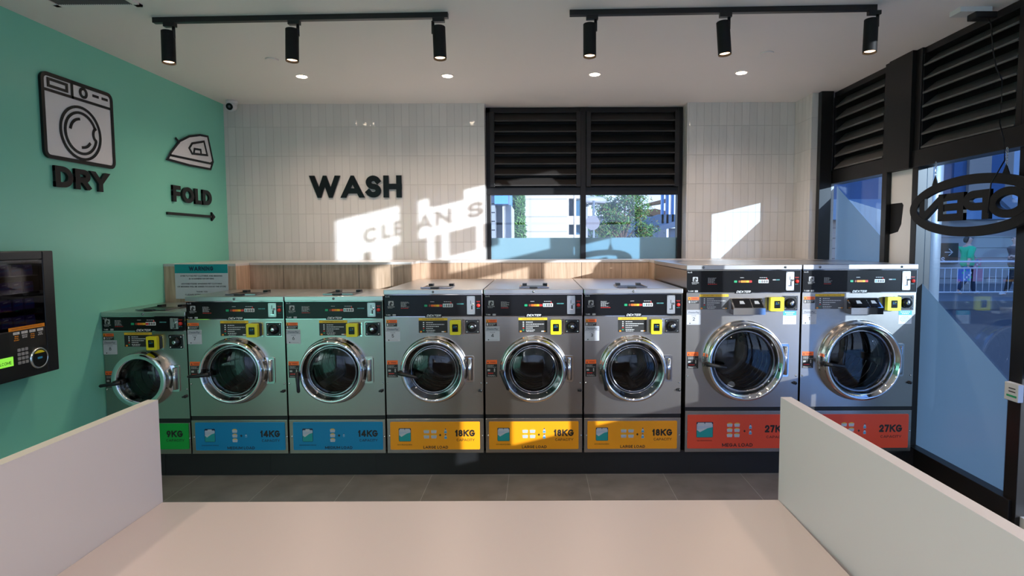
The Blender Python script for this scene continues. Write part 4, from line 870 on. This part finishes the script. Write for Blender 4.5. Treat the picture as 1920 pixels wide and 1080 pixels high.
# people
def skinned(name, chains, mt, parent, sub=2):
    me = bpy.data.meshes.new(name); vs = []; es = []; rr = []
    idx = {}
    for ch in chains:
        prev = None
        for p_, r_ in ch:
            key = tuple(round(c, 3) for c in p_)
            if key not in idx: idx[key] = len(vs); vs.append(p_); rr.append(r_)
            if prev is not None and prev != idx[key]: es.append((prev, idx[key]))
            prev = idx[key]
    me.from_pydata(vs, es, []); o = bpy.data.objects.new(name, me); C.objects.link(o); o.parent = parent
    o.modifiers.new('skin', 'SKIN')
    if not me.skin_vertices: me.attributes.new
    for i, r_ in enumerate(rr): me.skin_vertices[0].data[i].radius = (r_, r_)
    me.skin_vertices[0].data[0].use_root = True
    sb = o.modifiers.new('sub', 'SUBSURF'); sb.levels = sub; sb.render_levels = sub; me.materials.append(mt)
    return o
def ensure_skin(me): pass
skinc = mat('skin', (.72, .42, .31), .5)
def person(label, loc, rotz, top, legs, bags):
    t = thing('person', label, 'person', loc, rotz)
    pel = (0, 0, .92)
    body = [[(pel, .10), ((0, 0, 1.10), .14), ((0, 0, 1.30), .15), ((0, 0, 1.42), .10), ((.01, 0, 1.50), .055), ((.02, 0, 1.56), .07), ((.03, 0, 1.64), .092), ((.03, 0, 1.71), .07)],
            [((0, 0, 1.42), .10), ((0, -.17, 1.38), .07), ((-.10, -.25, 1.16), .05), ((-.16, -.27, .96), .04), ((-.17, -.27, .88), .035)],
            [((0, 0, 1.42), .10), ((0, .17, 1.38), .07), ((.06, .24, 1.18), .05), ((.26, .25, 1.14), .038), ((.36, .25, 1.17), .032)],
            [(pel, .10), ((0, .07, .82), .09), ((.20, .09, .50), .07), ((.30, .09, .12), .045), ((.34, .09, .05), .045), ((.48, .09, .04), .035)],
            [(pel, .10), ((0, -.07, .82), .09), ((-.08, -.09, .50), .07), ((-.28, -.09, .20), .045), ((-.32, -.09, .10), .045), ((-.20, -.09, .03), .035)]]
    skinned('body', body, skinc, t)
    def clothe(name, ch, mt, g=.02): skinned(name, [[(p_, r_+g) for p_, r_ in c2] for c2 in ch], mt, t)
    clothe('jumper', [[((0, 0, .80), .17), ((0, 0, .95), .175), ((0, 0, 1.12), .16), ((0, 0, 1.30), .16), ((0, 0, 1.41), .115), ((0, 0, 1.455), .06)], [((0, 0, 1.41), .115), ((0, -.17, 1.38), .085), ((-.10, -.25, 1.16), .06), ((-.13, -.26, 1.06), .052)], [((0, 0, 1.41), .115), ((0, .17, 1.38), .085), ((.06, .24, 1.18), .06), ((.16, .245, 1.15), .052)]], top)
    clothe('trousers', [[((0, 0, .98), .11), ((0, .07, .82), .10), ((.20, .09, .50), .075), ((.30, .09, .12), .052), ((.325, .09, .08), .048)], [((0, 0, .98), .11), ((0, -.07, .82), .10), ((-.08, -.09, .50), .075), ((-.28, -.09, .20), .052), ((-.31, -.09, .13), .048)]], legs, .015)
    skinned('hair', [[((-.10, 0, 1.54), .05), ((-.06, 0, 1.66), .085), ((-.01, 0, 1.75), .06)]], mat('hair_dark', (.03, .02, .015), .6), t)
    skinned('shoe', [[((.30, .09, .06), .05), ((.50, .09, .045), .04)]], white, t, 1); skinned('shoe', [[((-.33, -.09, .12), .05), ((-.18, -.09, .04), .04)]], white, t, 1)
    fc = MB(); fc.tube([(.115, 0, 1.645), (.145, 0, 1.63)], [.018, .012], skinc, 8)
    for s_ in (-.035, .035): fc.tube([(.112, s_, 1.67), (.122, s_, 1.67)], [.011, .008], ink, 8)
    fc.box(.110, .122, -.022, .022, 1.595, 1.602, dred); fc.build('face', t)
    hm_ = MB()
    for hx, hy, hz in ((-.17, -.27, .86), (.38, .25, 1.16)):
        for k in range(5): hm_.tube([(hx, hy-.03+k*.015, hz), (hx+.02+.01*(k % 2), hy-.03+k*.015, hz-.05), (hx+.0, hy-.03+k*.015, hz-.075)], [.009, .008, .006], skinc, 6)
    hm_.build('fingers', t)
    return t
gp = at(1811, 548, Y=17.6)
grn = mat('green_knit', (.015, .62, .27), .8); jean = mat('dark_denim', (.02, .04, .09), .7)
person('person in a green jumper and dark trousers striding right with shopping bags', (gp.x, 17.6, wk), 0, grn, jean, True)
def bagm(m, mt, w_=.34, h_=.36, d_=.14):
    m.prism([(-w_/2, 0), (w_/2, 0), (w_/2*1.08, h_), (-w_/2*1.08, h_)], -d_/2, d_/2, mt)
for dx_, yy_, zz_, mt, lb in ((.42, .30, .70, mat('floral_bag', (.55, .25, .30), .6), 'patterned pink and green shopping bag held out in front'), (-.32, -.38, .42, mat('blue_check_bag', (.10, .20, .55), .6), 'blue checked shopping bag hanging at the person\'s side'), (-.02, -.38, .42, mat('pink_bag', (.62, .30, .36), .6), 'pink carrier bag beside the blue checked bag')):
    t = thing('shopping_bag', lb, 'bag', (gp.x+dx_, 17.6+yy_, wk+zz_)); m = MB(); bagm(m, mt)
    if 'floral' in mt.name or 'check' in mt.name:
        for i in range(5):
            for j in range(5):
                if (i+j) % 2: m.rect(-.15+i*.06, -.10+i*.06, .03+j*.065, .08+j*.065, -.0715, (grn, white, bluep)[(i+j*2) % 3])
    m.build('pouch', t); m = MB(); m.tube([(-.1, 0, .34), (-.07, 0, .40), (0, 0, .43), (.07, 0, .40), (.1, 0, .34)], .01, grn if 'floral' in mt.name else mt, 6); m.build('strap', t)
g2 = at(1912, 550, Y=16.9)
person('person in dark clothes at the right edge of the side window behind the railing', (g2.x+.15, 17.3, wk), R(180), mat('dark_top', (.10, .05, .06), .7), mat('black_trousers', (.015, .015, .02), .7), False)
# --- behind the back window
cream = mat('render_cream', (.56, .55, .52), .7); joint = mat('joint_grey', (.42, .41, .39), .8)
bb = thing('rendered_building', 'pale rendered building with horizontal joints seen through the back window', 'building', (0, 15, 0))
def AX(x, Y): return at(x, 400, Y=Y).x
m = MB(); x0_, x1_ = AX(975, 15), AX(1064, 15); m.box(x0_, x1_, 0, 6, -.1, 6, cream); 
for yy_ in (373, 406, 434): z_ = at(1020, yy_, Y=15).z; m.box(x0_, x1_, -.012, 0, z_-.012, z_+.012, joint)
m.build('wall', bb)
m = MB(); x2_ = AX(1092, 15); 
for yy0, yy1 in ((366, 372), (405, 421), (440, 470)): m.box(x1_, x2_+.0, .3, 1.0, at(1070, yy1, Y=15.3).z, at(1070, yy0, Y=15.3).z, cream)
for k in range(2): xx = x1_+k*.19; m.box(xx, xx+.05, .28, .9, -.1, 6, cream)
m.box(x1_, x2_+.0, .9, 1, -.1, 6, mat('far_glass', (.05, .13, .22), .1)); m.build('glazed_bay', bb)
lfb = thing('boarded_building', 'grey slatted building edge with blue canopy at the left of the back window', 'building', (0, 11.5, 0))
m = MB(); gs = mat('slat_grey', (.30, .33, .38), .6); a0_, a1_ = AX(912, 11.5), AX(928, 11.5)
m.box(a0_-2, a1_, 0, 2, -.1, 6, gs)
for k in range(9): z_ = 1.7+k*.17; m.box(a0_-2, a1_, -.01, 0, z_, z_+.02, ink)
m.build('slatted_wall', lfb)
m = MB(); m.box(a1_, AX(942, 11.5), .5, 2, -.1, 6, mat('shade_grey', (.22, .24, .28), .7)); m.box(AX(941, 11.5), AX(957, 11.5), .2, 2, -.1, at(950, 384, Y=11.7).z, cream); m.build('pier', lfb)
m = MB(); m.box(a1_, AX(953, 11.5), -.1, 2, at(940, 383, Y=11.5).z, at(940, 366, Y=11.5).z+.5, cols[0]); m.build('blue_canopy', lfb)
def leaves(m, mt, cen, n, sz, shape, seed):
    rd = random.Random(seed); ks = [mt] if not isinstance(mt, list) else mt
    for i in range(n):
        p_ = cen+shape(rd); a_ = Vector((rd.uniform(-1, 1), rd.uniform(-1, 1), rd.uniform(-1, 1))).normalized(); b_ = a_.orthogonal().normalized(); c2 = sz*rd.uniform(.6, 1.3)
        m.face([p_-a_*c2, p_+b_*c2*.35, p_+a_*c2, p_-b_*c2*.35], rd.choice(ks))
lg = [mat('leaf_a', (.07, .18, .045), .6), mat('leaf_b', (.11, .25, .07), .6), mat('leaf_c', (.04, .11, .03), .6)]
cyx, cyY = AX(972, 14.1), 14.1; cyp = thing('cypress_tree', 'tall narrow green cypress outside the left pane of the back window', 'tree', (cyx, cyY, -.1))
m = MB(); m.tube([(0, 0, 0), (0, 0, 4)], [.06, .02], mat('bark', (.12, .08, .06), .8), 8); m.build('trunk', cyp)
def cysh(rd):
    z = rd.random()*4.2; r = .20*(1-(z/4.6)**3)*math.sqrt(rd.uniform(.3, 1)); a_ = rd.random()*6.283; return Vector((r*math.cos(a_), r*math.sin(a_), z+.2))
m = MB(); m.tube([(0, 0, .2), (0, 0, 3.2), (0, 0, 4.3)], [.14, .12, .03], lg[2], 12); leaves(m, lg, Vector((0, 0, 0)), 5200, .05, cysh, 2); m.build('foliage', cyp)
gtx = AX(1160, 18.7); gt = thing('gum_tree', 'spreading gum tree outside the right pane of the back window', 'tree', (gtx, 18.7, -.1)); gt.scale = (1.1, 1.1, 1.06); gz = H+.1
bark = MC['bark']; brs = []; rd = random.Random(11); m = MB(); m.tube([(.0, 0, 0), (.05, 0, 1.2), (.1, 0, 2.0)], [.12, .10, .07], bark, 8)
tips = []
for k in range(13):
    a_ = k*.9; r_ = rd.uniform(.25, .95); tp = Vector((r_*math.cos(a_), r_*.5*math.sin(a_), rd.uniform(2.1, 3.3))); m.tube([(.1, 0, 1.7), tuple(Vector((.1, 0, 1.9)).lerp(tp, .5)+Vector((0, 0, .1))), tuple(tp)], [.05, .03, .012], bark, 6); tips.append(tp)
m.build('trunk', gt)
def gsh(rd):
    tp = rd.choice(tips); return tp+Vector((rd.gauss(0, .17), rd.gauss(0, .17), rd.gauss(0, .12)))
m = MB(); leaves(m, lg+[mat('leaf_d', (.16, .14, .05), .6)], Vector((0, 0, 0)), 6500, .055, gsh, 5); m.build('foliage', gt)
# round canopy, wooden roofs, stair structure, sign pole
cc = at(1100, 377, Y=16.6); m = MB(); dd = MB()
cn = thing('round_canopy', 'round grey canopy with small soffit lights beyond the back window', 'canopy', (cc.x, 16.6, cc.z))
m.tube([(0, 0, -.08), (0, 0, .02), (0, 0, .1)], [.52, .56, .46], mat('canopy_grey', (.36, .38, .45), .5), 40); m.build('canopy_disc', cn)
for k in range(8): a_ = k*.785; dd.tube([(.28*math.cos(a_), .28*math.sin(a_), -.085), (.28*math.cos(a_), .28*math.sin(a_), -.08)], .02, mat('soffit_lamp', (1, .9, .8), emit=1.5), 8)
dd.build('soffit_light', cn)
m = MB(); m.box(-.03, .03, -.03, .03, -cc.z-.02, -.08, MC['canopy_grey']); m.build('pole', cn)
sp = at(1113, 418, Y=15.6); t = thing('round_sign', 'round grey traffic sign seen from behind on a pole outside', 'sign', (sp.x, 15.6, 0)); m = MB(); m.tube([(0, 0, -.1), (0, 0, 2.9)], .03, galv, 10); m.build('pole', t); m = MB(); m.tube([(-.03, -.03, sp.z), (-.03, -.045, sp.z)], .19, mat('sign_back', (.22, .22, .27), .5), 32); m.build('disc', t)
st_ = thing('footbridge', 'blue-grey elevated stair and footbridge beyond the gum tree', 'footbridge', (0, 22, 0)); sb_ = mat('bridge_blue', (.20, .30, .42), .5); sb2 = mat('bridge_light', (.36, .44, .55), .5)
A = lambda x, y, Y=22: (at(x, y, Y=Y).x, at(x, y, Y=Y).z)
m = MB(); m.prism([A(1170, 441), A(1170, 425), A(1235, 402), A(1270, 402), A(1270, 420), A(1215, 428), A(1190, 441)], 0, .3, sb_); m.build('stair', st_)
m = MB(); m.prism([A(1235, 424), A(1275, 412), A(1275, 424), A(1235, 432)], -.3, .6, sb2)
for x in (1203, 1228, 1262): a = A(x, 428); m.box(a[0]-.1, a[0]+.12, 0, .3, -.1, a[1], sb2)
m.build('pillar', st_)
m = MB(); a = A(1250, 366); 
for x in (1243, 1252, 1262): q0 = A(x, 366); m.box(q0[0]-.04, q0[0]+.04, 0, .2, 2.5, 6, cols[0])
m.build('mast', st_)
rf = thing('timber_roof', 'curved timber-lined roofs at the top right of the back window', 'roof', (0, 24, 0)); tm = mat('timber_soffit', (.45, .25, .12), .5)
m = MB(); m.prism([A(1208, 398, 24), A(1216, 393, 24), A(1228, 391, 24), A(1250, 396, 24), A(1250, 404, 24), A(1225, 404, 24)], 0, 1, tm); m.prism([A(1210, 382, 24), A(1250, 372, 24), A(1250, 380, 24), A(1225, 384, 24)], 0, 1, tm); m.build('soffit', rf)
lowb = thing('distant_white_building', 'low white building far behind the gum tree', 'building', (0, 34, 0)); m = MB(); m.box(AX(1085, 34), AX(1250, 34), 0, 4, -.1, at(1150, 405, Y=34).z, cream); m.build('wall', lowb)
